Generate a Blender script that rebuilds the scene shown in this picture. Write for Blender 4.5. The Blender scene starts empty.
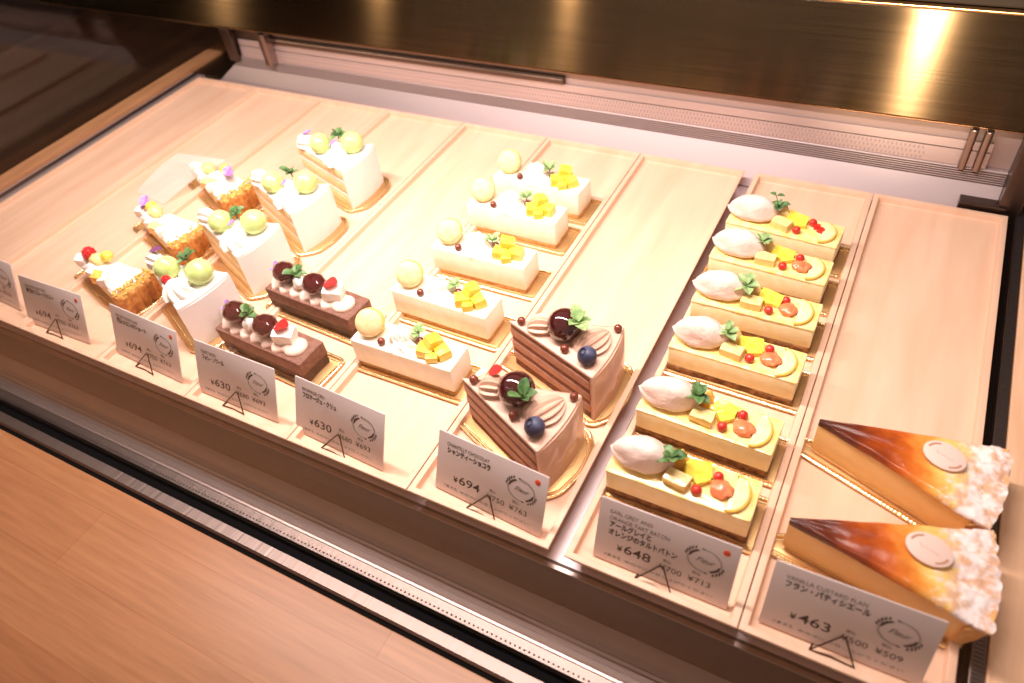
import bpy, bmesh, math, random
from mathutils import Vector, Matrix, noise

random.seed(7)
PI = math.pi
sc = bpy.context.scene
COL = sc.collection
W, LEN, GAP = 0.12, 0.498, 0.0113      # tray width, tray depth, gap between the tray groups (m)
FLOOR_Z = -0.006                        # tray floor (tray rims are at z = 0)

# ------------------------------------------------------------------ materials
MATS = {}


def s2l(c):
    return tuple(((v / 12.92) if v <= 0.04045 else ((v + 0.055) / 1.055) ** 2.4) for v in c)


def rgb(r, g, b):
    return s2l((r / 255, g / 255, b / 255)) + (1.0,)


def mat(name, col, rough=0.5, metal=0.0, bump=0.0, bscale=400, var=0.0, vscale=60, col2=None,
        coat=0.0, sss=0.0, spec=0.5, stretch=(1, 1, 1), detail=3.0, aniso=0.0, tangent=None, lo=0.35, hi=0.65, fixed=True):
    if name in MATS:
        return MATS[name]
    m = bpy.data.materials.new(name)
    m.use_nodes = True
    nt = m.node_tree
    N, L = nt.nodes, nt.links
    b = N['Principled BSDF']
    b.inputs['Base Color'].default_value = col
    b.inputs['Roughness'].default_value = rough
    b.inputs['Metallic'].default_value = metal
    b.inputs['Specular IOR Level'].default_value = spec
    b.inputs['Coat Weight'].default_value = coat
    b.inputs['Coat Roughness'].default_value = 0.05
    if sss:
        b.inputs['Subsurface Weight'].default_value = sss
        b.inputs['Subsurface Radius'].default_value = (1.0, 0.7, 0.5)
        b.inputs['Subsurface Scale'].default_value = 0.004
    if aniso:
        b.inputs['Anisotropic'].default_value = aniso
        cx = N.new('ShaderNodeCombineXYZ')
        for i in range(3):
            cx.inputs[i].default_value = tangent[i]
        L.new(cx.outputs[0], b.inputs['Tangent'])
    if bump or col2 is not None:
        tc = N.new('ShaderNodeTexCoord')
        mp = N.new('ShaderNodeMapping')
        mp.inputs['Scale'].default_value = stretch
        L.new(tc.outputs['Object'], mp.inputs['Vector'])
        if not fixed:
            oi = N.new('ShaderNodeObjectInfo')
            mul = N.new('ShaderNodeMath'); mul.operation = 'MULTIPLY'; mul.inputs[1].default_value = 5.0
            L.new(oi.outputs['Random'], mul.inputs[0])
            cxl = N.new('ShaderNodeCombineXYZ')
            L.new(mul.outputs[0], cxl.inputs[0]); L.new(mul.outputs[0], cxl.inputs[2])
            L.new(cxl.outputs[0], mp.inputs['Location'])
    if col2 is not None:
        nz = N.new('ShaderNodeTexNoise')
        nz.inputs['Scale'].default_value = vscale
        nz.inputs['Detail'].default_value = detail
        L.new(mp.outputs[0], nz.inputs['Vector'])
        rp = N.new('ShaderNodeValToRGB')
        rp.color_ramp.elements[0].position = lo
        rp.color_ramp.elements[1].position = hi
        rp.color_ramp.elements[0].color = col
        rp.color_ramp.elements[1].color = col2
        L.new(nz.outputs['Fac'], rp.inputs['Fac'])
        L.new(rp.outputs['Color'], b.inputs['Base Color'])
    if bump:
        nb = N.new('ShaderNodeTexNoise')
        nb.inputs['Scale'].default_value = bscale
        nb.inputs['Detail'].default_value = 3
        L.new(mp.outputs[0], nb.inputs['Vector'])
        bp = N.new('ShaderNodeBump')
        bp.inputs['Strength'].default_value = bump
        bp.inputs['Distance'].default_value = 0.001
        L.new(nb.outputs['Fac'], bp.inputs['Height'])
        L.new(bp.outputs[0], b.inputs['Normal'])
    MATS[name] = m
    return m


def glass_mat(name, tint=(1, 1, 1), extra=0.0, ior=1.5, double=True, rough=0.0, haze=0.0):
    """A thin pane: clear, with the mirror share a real two-sided sheet has at each angle."""
    m = bpy.data.materials.new(name)
    m.use_nodes = True
    nt = m.node_tree
    N, L = nt.nodes, nt.links
    N.remove(N['Principled BSDF'])
    out = N['Material Output']
    tr = N.new('ShaderNodeBsdfTransparent'); tr.inputs[0].default_value = tuple(tint) + (1,)
    gl = N.new('ShaderNodeBsdfGlossy'); gl.inputs['Roughness'].default_value = rough
    fr = N.new('ShaderNodeFresnel'); fr.inputs['IOR'].default_value = ior
    geo = N.new('ShaderNodeNewGeometry')
    ma = N.new('ShaderNodeMath'); ma.operation = 'MULTIPLY_ADD'
    ma.inputs[1].default_value = 1.0; ma.inputs[2].default_value = extra
    ma.use_clamp = True
    # the node inverts the index on back faces: undo that, so both sides mirror alike
    inv = N.new('ShaderNodeMath'); inv.operation = 'MULTIPLY_ADD'
    inv.inputs[1].default_value = 1 / ior - ior
    inv.inputs[2].default_value = ior
    L.new(geo.outputs['Backfacing'], inv.inputs[0])
    L.new(inv.outputs[0], fr.inputs['IOR'])
    L.new(fr.outputs[0], ma.inputs[0])
    mx = N.new('ShaderNodeMixShader')
    L.new(ma.outputs[0], mx.inputs[0]); L.new(tr.outputs[0], mx.inputs[1]); L.new(gl.outputs[0], mx.inputs[2])
    last = mx
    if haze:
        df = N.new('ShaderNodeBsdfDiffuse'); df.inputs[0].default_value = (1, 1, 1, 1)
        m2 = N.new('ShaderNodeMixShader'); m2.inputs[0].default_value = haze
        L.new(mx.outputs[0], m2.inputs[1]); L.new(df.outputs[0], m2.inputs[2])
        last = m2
    L.new(last.outputs[0], out.inputs['Surface'])
    MATS[name] = m
    return m


# --- food
cream = mat('whipped_cream', rgb(250, 244, 236), 0.5, bump=0.15, bscale=500)
cream_pink = mat('pale_cream', rgb(246, 232, 226), 0.5, bump=0.2, bscale=400)
mousse_white = mat('white_mousse', rgb(247, 236, 212), 0.55, bump=0.12, bscale=300, col2=rgb(252, 245, 230), vscale=90)
custard_mousse = mat('custard_mousse', rgb(245, 224, 172), 0.55, col2=rgb(249, 234, 194), vscale=120, bump=0.15, bscale=350)
yellow_glaze = mat('yellow_glaze', rgb(246, 214, 122), 0.14, col2=rgb(251, 232, 172), vscale=160, bump=0.5, bscale=260, coat=0.5)
tart_base = mat('tart_base', rgb(96, 58, 30), 0.7, col2=rgb(160, 108, 62), vscale=220, bump=0.6, bscale=500)
biscuit = mat('biscuit_base', rgb(186, 132, 74), 0.75, col2=rgb(214, 170, 108), vscale=260, bump=0.5, bscale=500)
quenelle_mat = mat('vanilla_cream', rgb(228, 196, 184), 0.55, col2=rgb(240, 216, 206), vscale=70, bump=0.5, bscale=420)
leaf_mat = mat('mint_green', rgb(58, 98, 52), 0.45, col2=rgb(108, 144, 86), vscale=180, bump=0.4, bscale=300)
leaf_pale = mat('pale_mint_green', rgb(124, 156, 96), 0.45, col2=rgb(164, 188, 130), vscale=180, bump=0.4, bscale=300)
orange_fruit = mat('orange_flesh', rgb(246, 172, 56), 0.25, col2=rgb(250, 196, 96), vscale=150, bump=0.4, coat=0.3)
pine_fruit = mat('pineapple_flesh', rgb(246, 204, 120), 0.3, col2=rgb(250, 222, 156), vscale=150, bump=0.4, coat=0.3)
mango_fruit = mat('mango_flesh', rgb(242, 204, 62), 0.22, col2=rgb(248, 220, 96), vscale=120, bump=0.4, coat=0.4)
jelly_yellow = mat('yellow_jelly', rgb(246, 214, 62), 0.14, col2=rgb(250, 226, 96), vscale=180, bump=0.4, bscale=250, coat=0.5)
grape_fruit = mat('grapefruit_flesh', rgb(240, 118, 76), 0.25, col2=rgb(246, 146, 100), vscale=180, bump=0.4, coat=0.3)
slice_fruit = mat('candied_peel', rgb(248, 226, 164), 0.18, col2=rgb(250, 236, 192), vscale=120, bump=0.3, coat=0.6)
slice_rim = mat('candied_rind', rgb(240, 186, 84), 0.2, coat=0.5)
pepper_red = mat('pink_peppercorn', rgb(190, 40, 34), 0.35, col2=rgb(214, 66, 50), vscale=300, bump=0.2, bscale=600)
macaron_mat = mat('macaron_shell', rgb(242, 212, 150), 0.6, col2=rgb(246, 222, 172), vscale=200, bump=0.15, bscale=600)
macaron_foot = mat('macaron_foot', rgb(236, 196, 112), 0.8, bump=0.8, bscale=900)
choc_pearl = mat('chocolate_pearl', rgb(112, 50, 36), 0.25, coat=0.3)
cocoa_frost = mat('cocoa_cream', rgb(216, 172, 150), 0.5, col2=rgb(222, 182, 160), vscale=50, bump=0.15, bscale=300)
cocoa_cream = mat('cocoa_filling', rgb(178, 122, 98), 0.6, col2=rgb(192, 138, 112), vscale=150, bump=0.3, bscale=300)
cocoa_sponge = mat('cocoa_sponge', rgb(116, 70, 54), 0.85, col2=rgb(142, 92, 72), vscale=300, bump=0.7, bscale=450)
dark_choc = mat('dark_chocolate', rgb(52, 22, 18), 0.3, bump=0.1)
cherry_mat = mat('glazed_cherry', rgb(58, 10, 14), 0.06, coat=1.0, spec=0.6)
cherry_red = mat('red_cherry', rgb(72, 16, 16), 0.08, coat=1.0, spec=0.6)
blue_mat = mat('blueberry_skin', rgb(40, 44, 70), 0.5, col2=rgb(76, 82, 112), vscale=120)
petal_red = mat('red_petal', rgb(226, 36, 34), 0.4)
petal_purple = mat('purple_petal', rgb(150, 96, 190), 0.5, col2=rgb(196, 150, 220), vscale=200)
petal_dark = mat('dark_purple_petal', rgb(120, 66, 110), 0.5)
rasp_mat = mat('raspberry', rgb(206, 30, 44), 0.35, coat=0.2)
melon_mat = mat('melon_flesh', rgb(190, 214, 124), 0.25, col2=rgb(206, 226, 152), vscale=110, bump=0.3, bscale=300, coat=0.2)
sponge_pale = mat('vanilla_sponge', rgb(236, 208, 152), 0.85, col2=rgb(246, 224, 178), vscale=300, bump=0.6, bscale=450)
white_frost = mat('white_frosting', rgb(246, 238, 236), 0.5, col2=rgb(250, 244, 242), vscale=50, bump=0.12, bscale=250)
choc_body = mat('cocoa_glaze', rgb(108, 70, 57), 0.7, col2=rgb(134, 92, 76), vscale=240, bump=0.4, bscale=500)
choc_body_dark = mat('dark_cocoa_layer', rgb(58, 34, 28), 0.6, col2=rgb(92, 56, 42), vscale=90, bump=0.4, bscale=400)
pink_cream = mat('pink_cream', rgb(236, 204, 188), 0.5, bump=0.15, bscale=350)
crust_gold = mat('baked_crust', rgb(176, 106, 46), 0.7, col2=rgb(216, 156, 84), vscale=160, bump=0.8, bscale=300)
crust_pale = mat('pale_crust', rgb(206, 150, 92), 0.75, col2=rgb(222, 172, 112), vscale=160, bump=0.4, bscale=300)
nut_mat = mat('chopped_nuts', rgb(182, 150, 60), 0.7, col2=rgb(222, 196, 110), vscale=400)
flan_custard = mat('flan_custard', rgb(238, 190, 122), 0.5, col2=rgb(244, 202, 138), vscale=40, bump=0.08, bscale=200)
plaque_mat = mat('pale_wafer', rgb(226, 196, 184), 0.55, bump=0.05)
print_brown = mat('brown_print', rgb(176, 128, 104), 0.6)
# --- boards, trays, signs
gold = mat('gold_foil', rgb(246, 216, 164), 0.26, 0.92, bump=0.25, bscale=700)
gold_flat = mat('gold_card', rgb(214, 172, 118), 0.42, 0.75, bump=0.1, bscale=500)
tray_wood = mat('pale_ash_wood', rgb(220, 178, 149), 0.5, col2=rgb(229, 193, 167), vscale=22, stretch=(3.2, 0.35, 3.2), detail=6,
                bump=0.08, bscale=60, lo=0.3, hi=0.7, fixed=False)
card_mat = mat('sign_card', rgb(216, 200, 198), 0.45)
ink = mat('black_ink', rgb(34, 30, 30), 0.6)
ink_grey = mat('grey_ink', rgb(112, 104, 100), 0.6)
dot_red = mat('red_sticker', rgb(226, 72, 34), 0.5)
wire_mat = mat('bronze_wire', rgb(60, 44, 36), 0.35, 0.8)
# --- case
steel = mat('brushed_steel', rgb(160, 142, 136), 0.3, 1.0, bump=0.05, bscale=40, stretch=(1, 60, 60))
ledge_steel = mat('satin_ledge_steel', rgb(176, 154, 146), 0.4, 0.75, bump=0.05, bscale=40, stretch=(1, 60, 60))
rail_metal = mat('ribbed_aluminium', rgb(132, 116, 110), 0.42, 1.0, bump=0.35, bscale=160, stretch=(1.2, 0.05, 0.05))
steel_lilac = mat('satin_aluminium', rgb(208, 192, 194), 0.45, 0.8)
steel_dark = mat('dark_steel', rgb(104, 90, 84), 0.36, 1.0, bump=0.05, bscale=40, stretch=(1, 60, 60))
lip_dark = mat('shade_dark_lip', rgb(34, 29, 26), 0.42, 0.0, spec=0.3)  # the lip's shade and dim-room reflection are put into its dark colour
black_gap = mat('black_rubber', rgb(12, 10, 10), 0.85, spec=0.1)
panel_mat = mat('brushed_bronze_panel', rgb(90, 74, 56), 0.145, 1.0, aniso=1.0, tangent=(0, 0, 1), col2=rgb(106, 88, 67), vscale=14,
                stretch=(0.5, 14, 60), detail=5)
shelf_dark = mat('dark_shelf', rgb(60, 50, 42), 0.5, 0.3)
hole_mat = mat('dark_hole', rgb(40, 32, 32), 0.8)
rail_wood = mat('oak_rail', rgb(176, 124, 84), 0.5, col2=rgb(192, 140, 98), vscale=40, stretch=(4, 0.4, 4), bump=0.1)
glass_front = glass_mat('front_glass_clear', (0.99, 0.985, 0.98), ior=1.22)
glass_side = glass_mat('side_glass_clear', (0.97, 0.965, 0.96), ior=1.42)
film_clear = glass_mat('clear_film', (0.99, 0.985, 0.98), ior=1.45, rough=0.08)
translucent_mat = glass_mat('frosted_translucent', (0.99, 0.98, 0.97), ior=1.45, rough=0.1, haze=0.16)


def wood_counter():
    m = bpy.data.materials.new('oak_staves'); m.use_nodes = True
    N, L = m.node_tree.nodes, m.node_tree.links
    b = N['Principled BSDF']; b.inputs['Roughness'].default_value = 0.38
    tc = N.new('ShaderNodeTexCoord')
    br = N.new('ShaderNodeTexBrick')
    br.offset = 0.37; br.squash = 1.0
    br.inputs['Scale'].default_value = 1.0
    br.inputs['Brick Width'].default_value = 0.46
    br.inputs['Row Height'].default_value = 0.052
    br.inputs['Mortar Size'].default_value = 0.0006
    br.inputs['Color1'].default_value = rgb(160, 104, 66)
    br.inputs['Color2'].default_value = rgb(174, 120, 80)
    br.inputs['Mortar'].default_value = rgb(160, 104, 66)
    L.new(tc.outputs['Object'], br.inputs['Vector'])
    mp = N.new('ShaderNodeMapping'); mp.inputs['Scale'].default_value = (0.7, 14, 1)
    L.new(tc.outputs['Object'], mp.inputs['Vector'])
    nz = N.new('ShaderNodeTexNoise'); nz.inputs['Scale'].default_value = 16; nz.inputs['Detail'].default_value = 8
    nz.inputs['Roughness'].default_value = 0.65
    L.new(mp.outputs[0], nz.inputs['Vector'])
    rp = N.new('ShaderNodeValToRGB')
    rp.color_ramp.elements[0].position = 0.3; rp.color_ramp.elements[1].position = 0.72
    rp.color_ramp.elements[0].color = (0.74, 0.69, 0.63, 1); rp.color_ramp.elements[1].color = (1.12, 1.12, 1.12, 1)
    L.new(nz.outputs['Fac'], rp.inputs['Fac'])
    mx = N.new('ShaderNodeMix'); mx.data_type = 'RGBA'; mx.blend_type = 'MULTIPLY'; mx.inputs['Factor'].default_value = 0.8
    L.new(br.outputs['Color'], mx.inputs['A']); L.new(rp.outputs['Color'], mx.inputs['B'])
    L.new(mx.outputs['Result'], b.inputs['Base Color'])
    return m


def flan_top():
    """Caramelised skin: dark at the tip, amber, then pale custard under a drift of icing sugar at the crust."""
    m = bpy.data.materials.new('caramelised_top'); m.use_nodes = True
    N, L = m.node_tree.nodes, m.node_tree.links
    b = N['Principled BSDF']
    tc = N.new('ShaderNodeTexCoord'); sx = N.new('ShaderNodeSeparateXYZ')
    L.new(tc.outputs['Object'], sx.inputs[0])
    n1 = N.new('ShaderNodeTexNoise'); n1.inputs['Scale'].default_value = 55; n1.inputs['Detail'].default_value = 4
    L.new(tc.outputs['Object'], n1.inputs['Vector'])
    # v = x + 0.035*(noise-0.5) - 0.12*y
    a = N.new('ShaderNodeMath'); a.operation = 'MULTIPLY_ADD'; a.inputs[1].default_value = 0.05; L.new(n1.outputs['Fac'], a.inputs[0]); L.new(sx.outputs['X'], a.inputs[2])
    c = N.new('ShaderNodeMath'); c.operation = 'MULTIPLY_ADD'; c.inputs[1].default_value = 0.30; L.new(sx.outputs['Y'], c.inputs[0]); L.new(a.outputs[0], c.inputs[2])
    mr = N.new('ShaderNodeMapRange'); mr.inputs['From Min'].default_value = 0.025; mr.inputs['From Max'].default_value = 0.132
    L.new(c.outputs[0], mr.inputs['Value'])
    rp = N.new('ShaderNodeValToRGB'); e = rp.color_ramp.elements
    e[0].position = 0.0; e[0].color = rgb(66, 24, 12)
    e[1].position = 1.0; e[1].color = rgb(244, 212, 140)
    for p, col in ((0.2, rgb(92, 34, 14)), (0.38, rgb(150, 62, 18)), (0.55, rgb(200, 98, 30)), (0.68, rgb(228, 150, 64)), (0.82, rgb(242, 200, 112))):
        q = e.new(p); q.color = col
    L.new(mr.outputs[0], rp.inputs['Fac'])
    # icing sugar
    n2 = N.new('ShaderNodeTexNoise'); n2.inputs['Scale'].default_value = 190; n2.inputs['Detail'].default_value = 5; n2.inputs['Roughness'].default_value = 0.7
    L.new(tc.outputs['Object'], n2.inputs['Vector'])
    s = N.new('ShaderNodeMath'); s.operation = 'MULTIPLY_ADD'; s.inputs[1].default_value = 0.06; L.new(n2.outputs['Fac'], s.inputs[0]); L.new(sx.outputs['X'], s.inputs[2])
    m2 = N.new('ShaderNodeMapRange'); m2.inputs['From Min'].default_value = 0.112; m2.inputs['From Max'].default_value = 0.126
    L.new(s.outputs[0], m2.inputs['Value'])
    mx = N.new('ShaderNodeMix'); mx.data_type = 'RGBA'
    L.new(m2.outputs[0], mx.inputs['Factor']); L.new(rp.outputs['Color'], mx.inputs['A']); 
    sgr = N.new('ShaderNodeValToRGB'); sgr.color_ramp.elements[0].position = 0.40; sgr.color_ramp.elements[1].position = 0.56
    sgr.color_ramp.elements[0].color = rgb(214, 170, 140); sgr.color_ramp.elements[1].color = rgb(240, 226, 224)
    n3 = N.new('ShaderNodeTexNoise'); n3.inputs['Scale'].default_value = 120; n3.inputs['Detail'].default_value = 5
    L.new(tc.outputs['Object'], n3.inputs['Vector']); L.new(n3.outputs['Fac'], sgr.inputs['Fac'])
    L.new(sgr.outputs['Color'], mx.inputs['B'])
    L.new(mx.outputs['Result'], b.inputs['Base Color'])
    r = N.new('ShaderNodeMapRange'); r.inputs['To Min'].default_value = 0.14; r.inputs['To Max'].default_value = 0.8
    L.new(m2.outputs[0], r.inputs['Value']); L.new(r.outputs[0], b.inputs['Roughness'])
    bp = N.new('ShaderNodeBump'); bp.inputs['Strength'].default_value = 0.6; bp.inputs['Distance'].default_value = 0.0012
    L.new(n2.outputs['Fac'], bp.inputs['Height']); L.new(bp.outputs[0], b.inputs['Normal'])
    return m


def floor_mat():
    return mat('dark_floor_boards', rgb(70, 48, 36), 0.5, col2=rgb(92, 64, 46), vscale=3, stretch=(4, 0.3, 1), detail=5)


# ------------------------------------------------------------------ mesh helpers
def bm_new():
    return bmesh.new()


def merge(dst, src, mtx=None):
    """copy bmesh src into dst"""
    if mtx is not None:
        bmesh.ops.transform(src, matrix=mtx, verts=src.verts)
    me = bpy.data.meshes.new('tmp')
    src.to_mesh(me); src.free()
    dst.from_mesh(me)
    bpy.data.meshes.remove(me)


def obj(name, bm, m, parent=None, loc=None, rot=None, angle=38, mats=None, recalc=True):
    me = bpy.data.meshes.new(name)
    if recalc:
        bmesh.ops.recalc_face_normals(bm, faces=bm.faces)
    bm.to_mesh(me); bm.free()
    for p in me.polygons:
        p.use_smooth = True
    me.set_sharp_from_angle(angle=math.radians(angle))
    for mm in (mats or [m]):
        me.materials.append(mm)
    o = bpy.data.objects.new(name, me)
    COL.objects.link(o)
    if parent is not None:
        o.parent = parent
    if loc is not None:
        o.location = loc
    if rot is not None:
        o.rotation_euler = rot
    return o


def thing(name, label, cat, loc=(0, 0, 0), rz=0.0, group=None):
    o = bpy.data.objects.new(name, None)
    o.empty_display_size = 0.02
    COL.objects.link(o)
    o.location = loc
    o.rotation_euler = (0, 0, rz)
    o['label'] = label; o['category'] = cat
    if group:
        o['group'] = group
    return o


def tag(o, label, cat, group=None):
    o['label'] = label; o['category'] = cat
    if group:
        o['group'] = group
    return o


def round_poly(pts, r, n=6):
    """ccw polygon with rounded corners; r scalar or list"""
    out = []
    k = len(pts)
    for i in range(k):
        p = Vector(pts[i]); a = Vector(pts[i - 1]); b = Vector(pts[(i + 1) % k])
        ri = r[i] if isinstance(r, (list, tuple)) else r
        d1 = (a - p).normalized(); d2 = (b - p).normalized()
        ang = d1.angle(d2)
        t = ri / math.tan(ang / 2)
        t = min(t, (a - p).length * 0.48, (b - p).length * 0.48)
        rr = t * math.tan(ang / 2)
        c = p + (d1 + d2).normalized() * (rr / math.sin(ang / 2))
        s = p + d1 * t - c; e = p + d2 * t - c
        sweep = s.angle(e)
        a0 = math.atan2(s.y, s.x)
        cr = s.x * e.y - s.y * e.x
        sg = 1 if cr > 0 else -1
        for j in range(n + 1):
            q = a0 + sg * sweep * j / n
            out.append((c.x + rr * math.cos(q), c.y + rr * math.sin(q)))
    return out


def rect(sx, sy, cx=0, cy=0):
    return [(cx - sx / 2, cy - sy / 2), (cx + sx / 2, cy - sy / 2), (cx + sx / 2, cy + sy / 2), (cx - sx / 2, cy + sy / 2)]


def inset(poly, d):
    if abs(d) < 1e-9:
        return list(poly)
    n = len(poly); out = []
    for i in range(n):
        p = Vector(poly[i]); a = Vector(poly[i - 1]); b = Vector(poly[(i + 1) % n])
        e1 = p - a; e2 = b - p
        if e1.length < 1e-9:
            e1 = e2
        if e2.length < 1e-9:
            e2 = e1
        n1 = Vector((-e1.y, e1.x)).normalized(); n2 = Vector((-e2.y, e2.x)).normalized()
        bis = n1 + n2
        if bis.length < 1e-6:
            bis = n1
        bis.normalize()
        f = max(0.4, bis.dot(n1))
        q = p + bis * (d / f)
        out.append((q.x, q.y))
    return out


def loft(poly, levels, bm=None, cap_bottom=True, cap_top=True, jitter=0.0, seed=0, zfun=None):
    """stack inset copies of a ccw polygon: levels = [(z, inset)]"""
    bm = bm or bm_new()
    rings = []
    for (z, d) in levels:
        q = inset(poly, d)
        ring = []
        for (x, y) in q:
            p = Vector((x, y, z))
            if jitter:
                v = noise.noise_vector(Vector((x * 90 + seed, y * 90, z * 90)))
                p += Vector((v.x, v.y, v.z * 0.5)) * jitter
            if zfun:
                p.z += zfun(p.x, p.y, z)
            ring.append(bm.verts.new(p))
        rings.append(ring)
    n = len(poly)
    for a, b in zip(rings, rings[1:]):
        for i in range(n):
            bm.faces.new((a[i], a[(i + 1) % n], b[(i + 1) % n], b[i]))
    if cap_bottom:
        bm.faces.new(list(reversed(rings[0])))
    if cap_top:
        bm.faces.new(rings[-1])
    return bm


def densify(poly, step):
    out = []
    n = len(poly)
    for i in range(n):
        a = Vector(poly[i]); b = Vector(poly[(i + 1) % n])
        k = max(1, int((b - a).length / step))
        for j in range(k):
            q = a.lerp(b, j / k)
            out.append((q.x, q.y))
    return out


def slab(poly, z0, z1, r=0.001, bm=None, jitter=0.0, step=None, seed=0, zfun=None):
    """extruded polygon with softened top and bottom edges"""
    if step:
        poly = densify(poly, step)
    r = min(r, (z1 - z0) * 0.45)
    lv = [(z0, r), (z0 + r * 0.3, r * 0.3), (z0 + r, 0)]
    if step:
        k = max(1, int((z1 - z0) / step))
        for j in range(1, k):
            lv.append((z0 + r + (z1 - z0 - 2 * r) * j / k, 0))
    lv += [(z1 - r, 0), (z1 - r * 0.3, r * 0.3), (z1, r)]
    return loft(poly, lv, bm, jitter=jitter, seed=seed, zfun=zfun)


def grid(fn, nu, nv, bm=None, wrap_u=False, wrap_v=False):
    bm = bm or bm_new()
    V = [[bm.verts.new(fn(i / (nu if wrap_u else nu - 1), j / (nv if wrap_v else nv - 1))) for j in range(nv)] for i in range(nu)]
    for i in range(nu if wrap_u else nu - 1):
        for j in range(nv if wrap_v else nv - 1):
            bm.faces.new((V[i][j], V[(i + 1) % nu][j], V[(i + 1) % nu][(j + 1) % nv], V[i][(j + 1) % nv]))
    return bm


def lathe(prof, seg=24, bm=None, mod=None):
    """profile [(r, z)] turned about z; mod(theta, t) multiplies the radius"""
    bm = bm or bm_new()
    n = len(prof)
    rings = []
    for k, (r, z) in enumerate(prof):
        if r < 1e-7:
            rings.append([bm.verts.new((0, 0, z))])
            continue
        ring = []
        for i in range(seg):
            th = 2 * PI * i / seg
            f = mod(th, k / (n - 1)) if mod else 1.0
            ring.append(bm.verts.new((r * f * math.cos(th), r * f * math.sin(th), z)))
        rings.append(ring)
    for a, b in zip(rings, rings[1:]):
        if len(a) == 1 and len(b) == 1:
            continue
        for i in range(seg):
            j = (i + 1) % seg
            if len(a) == 1:
                bm.faces.new((a[0], b[j], b[i]))
            elif len(b) == 1:
                bm.faces.new((a[i], a[j], b[0]))
            else:
                bm.faces.new((a[i], a[j], b[j], b[i]))
    if len(rings[0]) > 1:
        bm.faces.new(list(reversed(rings[0])))
    if len(rings[-1]) > 1:
        bm.faces.new(rings[-1])
    return bm


def ball(r, c=(0, 0, 0), sc_=(1, 1, 1), jitter=0.0, seed=0, sub=3, bm=None, freq=60):
    t = bm_new()
    bmesh.ops.create_icosphere(t, subdivisions=sub, radius=r)
    for v in t.verts:
        p = v.co.copy()
        if jitter:
            q = p.normalized()
            p *= 1 + jitter * noise.noise(q * (freq / 30.0) + Vector((seed, seed * 1.7, 0)))
        v.co = Vector((p.x * sc_[0] + c[0], p.y * sc_[1] + c[1], p.z * sc_[2] + c[2]))
    if bm is None:
        return t
    merge(bm, t)
    return bm


def tube(path, r, bm=None, closed=False, seg=8, mod=None):
    bm = bm or bm_new()
    P = [Vector(p) for p in path]
    n = len(P); rings = []
    for i in range(n):
        a = P[i - 1] if (i > 0 or closed) else P[i]
        b = P[(i + 1) % n] if (i < n - 1 or closed) else P[i]
        t = (b - a).normalized()
        up = Vector((0, 0, 1)) if abs(t.z) < 0.9 else Vector((1, 0, 0))
        s = t.cross(up).normalized(); u = s.cross(t).normalized()
        rr = r * (mod(i, n) if mod else 1.0)
        rings.append([bm.verts.new(P[i] + (s * math.cos(2 * PI * k / seg) + u * math.sin(2 * PI * k / seg)) * rr) for k in range(seg)])
    for i in range(n if closed else n - 1):
        a, b = rings[i], rings[(i + 1) % n]
        for k in range(seg):
            bm.faces.new((a[k], a[(k + 1) % seg], b[(k + 1) % seg], b[k]))
    if not closed:
        bm.faces.new(list(reversed(rings[0]))); bm.faces.new(rings[-1])
    return bm


def box(x0, x1, y0, y1, z0, z1, bevel=0.0, bm=None, mtx=None):
    t = bm_new()
    bmesh.ops.create_cube(t, size=1.0)
    for v in t.verts:
        v.co = Vector((x0 + (v.co.x + .5) * (x1 - x0), y0 + (v.co.y + .5) * (y1 - y0), z0 + (v.co.z + .5) * (z1 - z0)))
    if bevel:
        bmesh.ops.bevel(t, geom=list(t.edges), offset=bevel, segments=2, profile=0.6, affect='EDGES')
    if mtx is not None:
        bmesh.ops.transform(t, matrix=mtx, verts=t.verts)
    if bm is None:
        return t
    merge(bm, t)
    return bm


def chunk(sx, sy, sz, c, rz=0, tilt=(0, 0), seed=0, bm=None, bevel=None):
    """an uneven cut cube of fruit"""
    t = box(-sx / 2, sx / 2, -sy / 2, sy / 2, -sz / 2, sz / 2)
    bmesh.ops.subdivide_edges(t, edges=t.edges, cuts=2, use_grid_fill=True)
    for v in t.verts:
        q = noise.noise_vector(v.co * 160 + Vector((seed * 3.1, seed, 0)))
        v.co += q * min(sx, sy, sz) * 0.14
    bmesh.ops.smooth_vert(t, verts=t.verts, factor=0.35, use_axis_x=True, use_axis_y=True, use_axis_z=True)
    M = Matrix.Translation(c) @ Matrix.Rotation(rz, 4, 'Z') @ Matrix.Rotation(tilt[0], 4, 'X') @ Matrix.Rotation(tilt[1], 4, 'Y')
    bmesh.ops.transform(t, matrix=M, verts=t.verts)
    if bm is None:
        return t
    merge(bm, t)
    return bm


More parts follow.
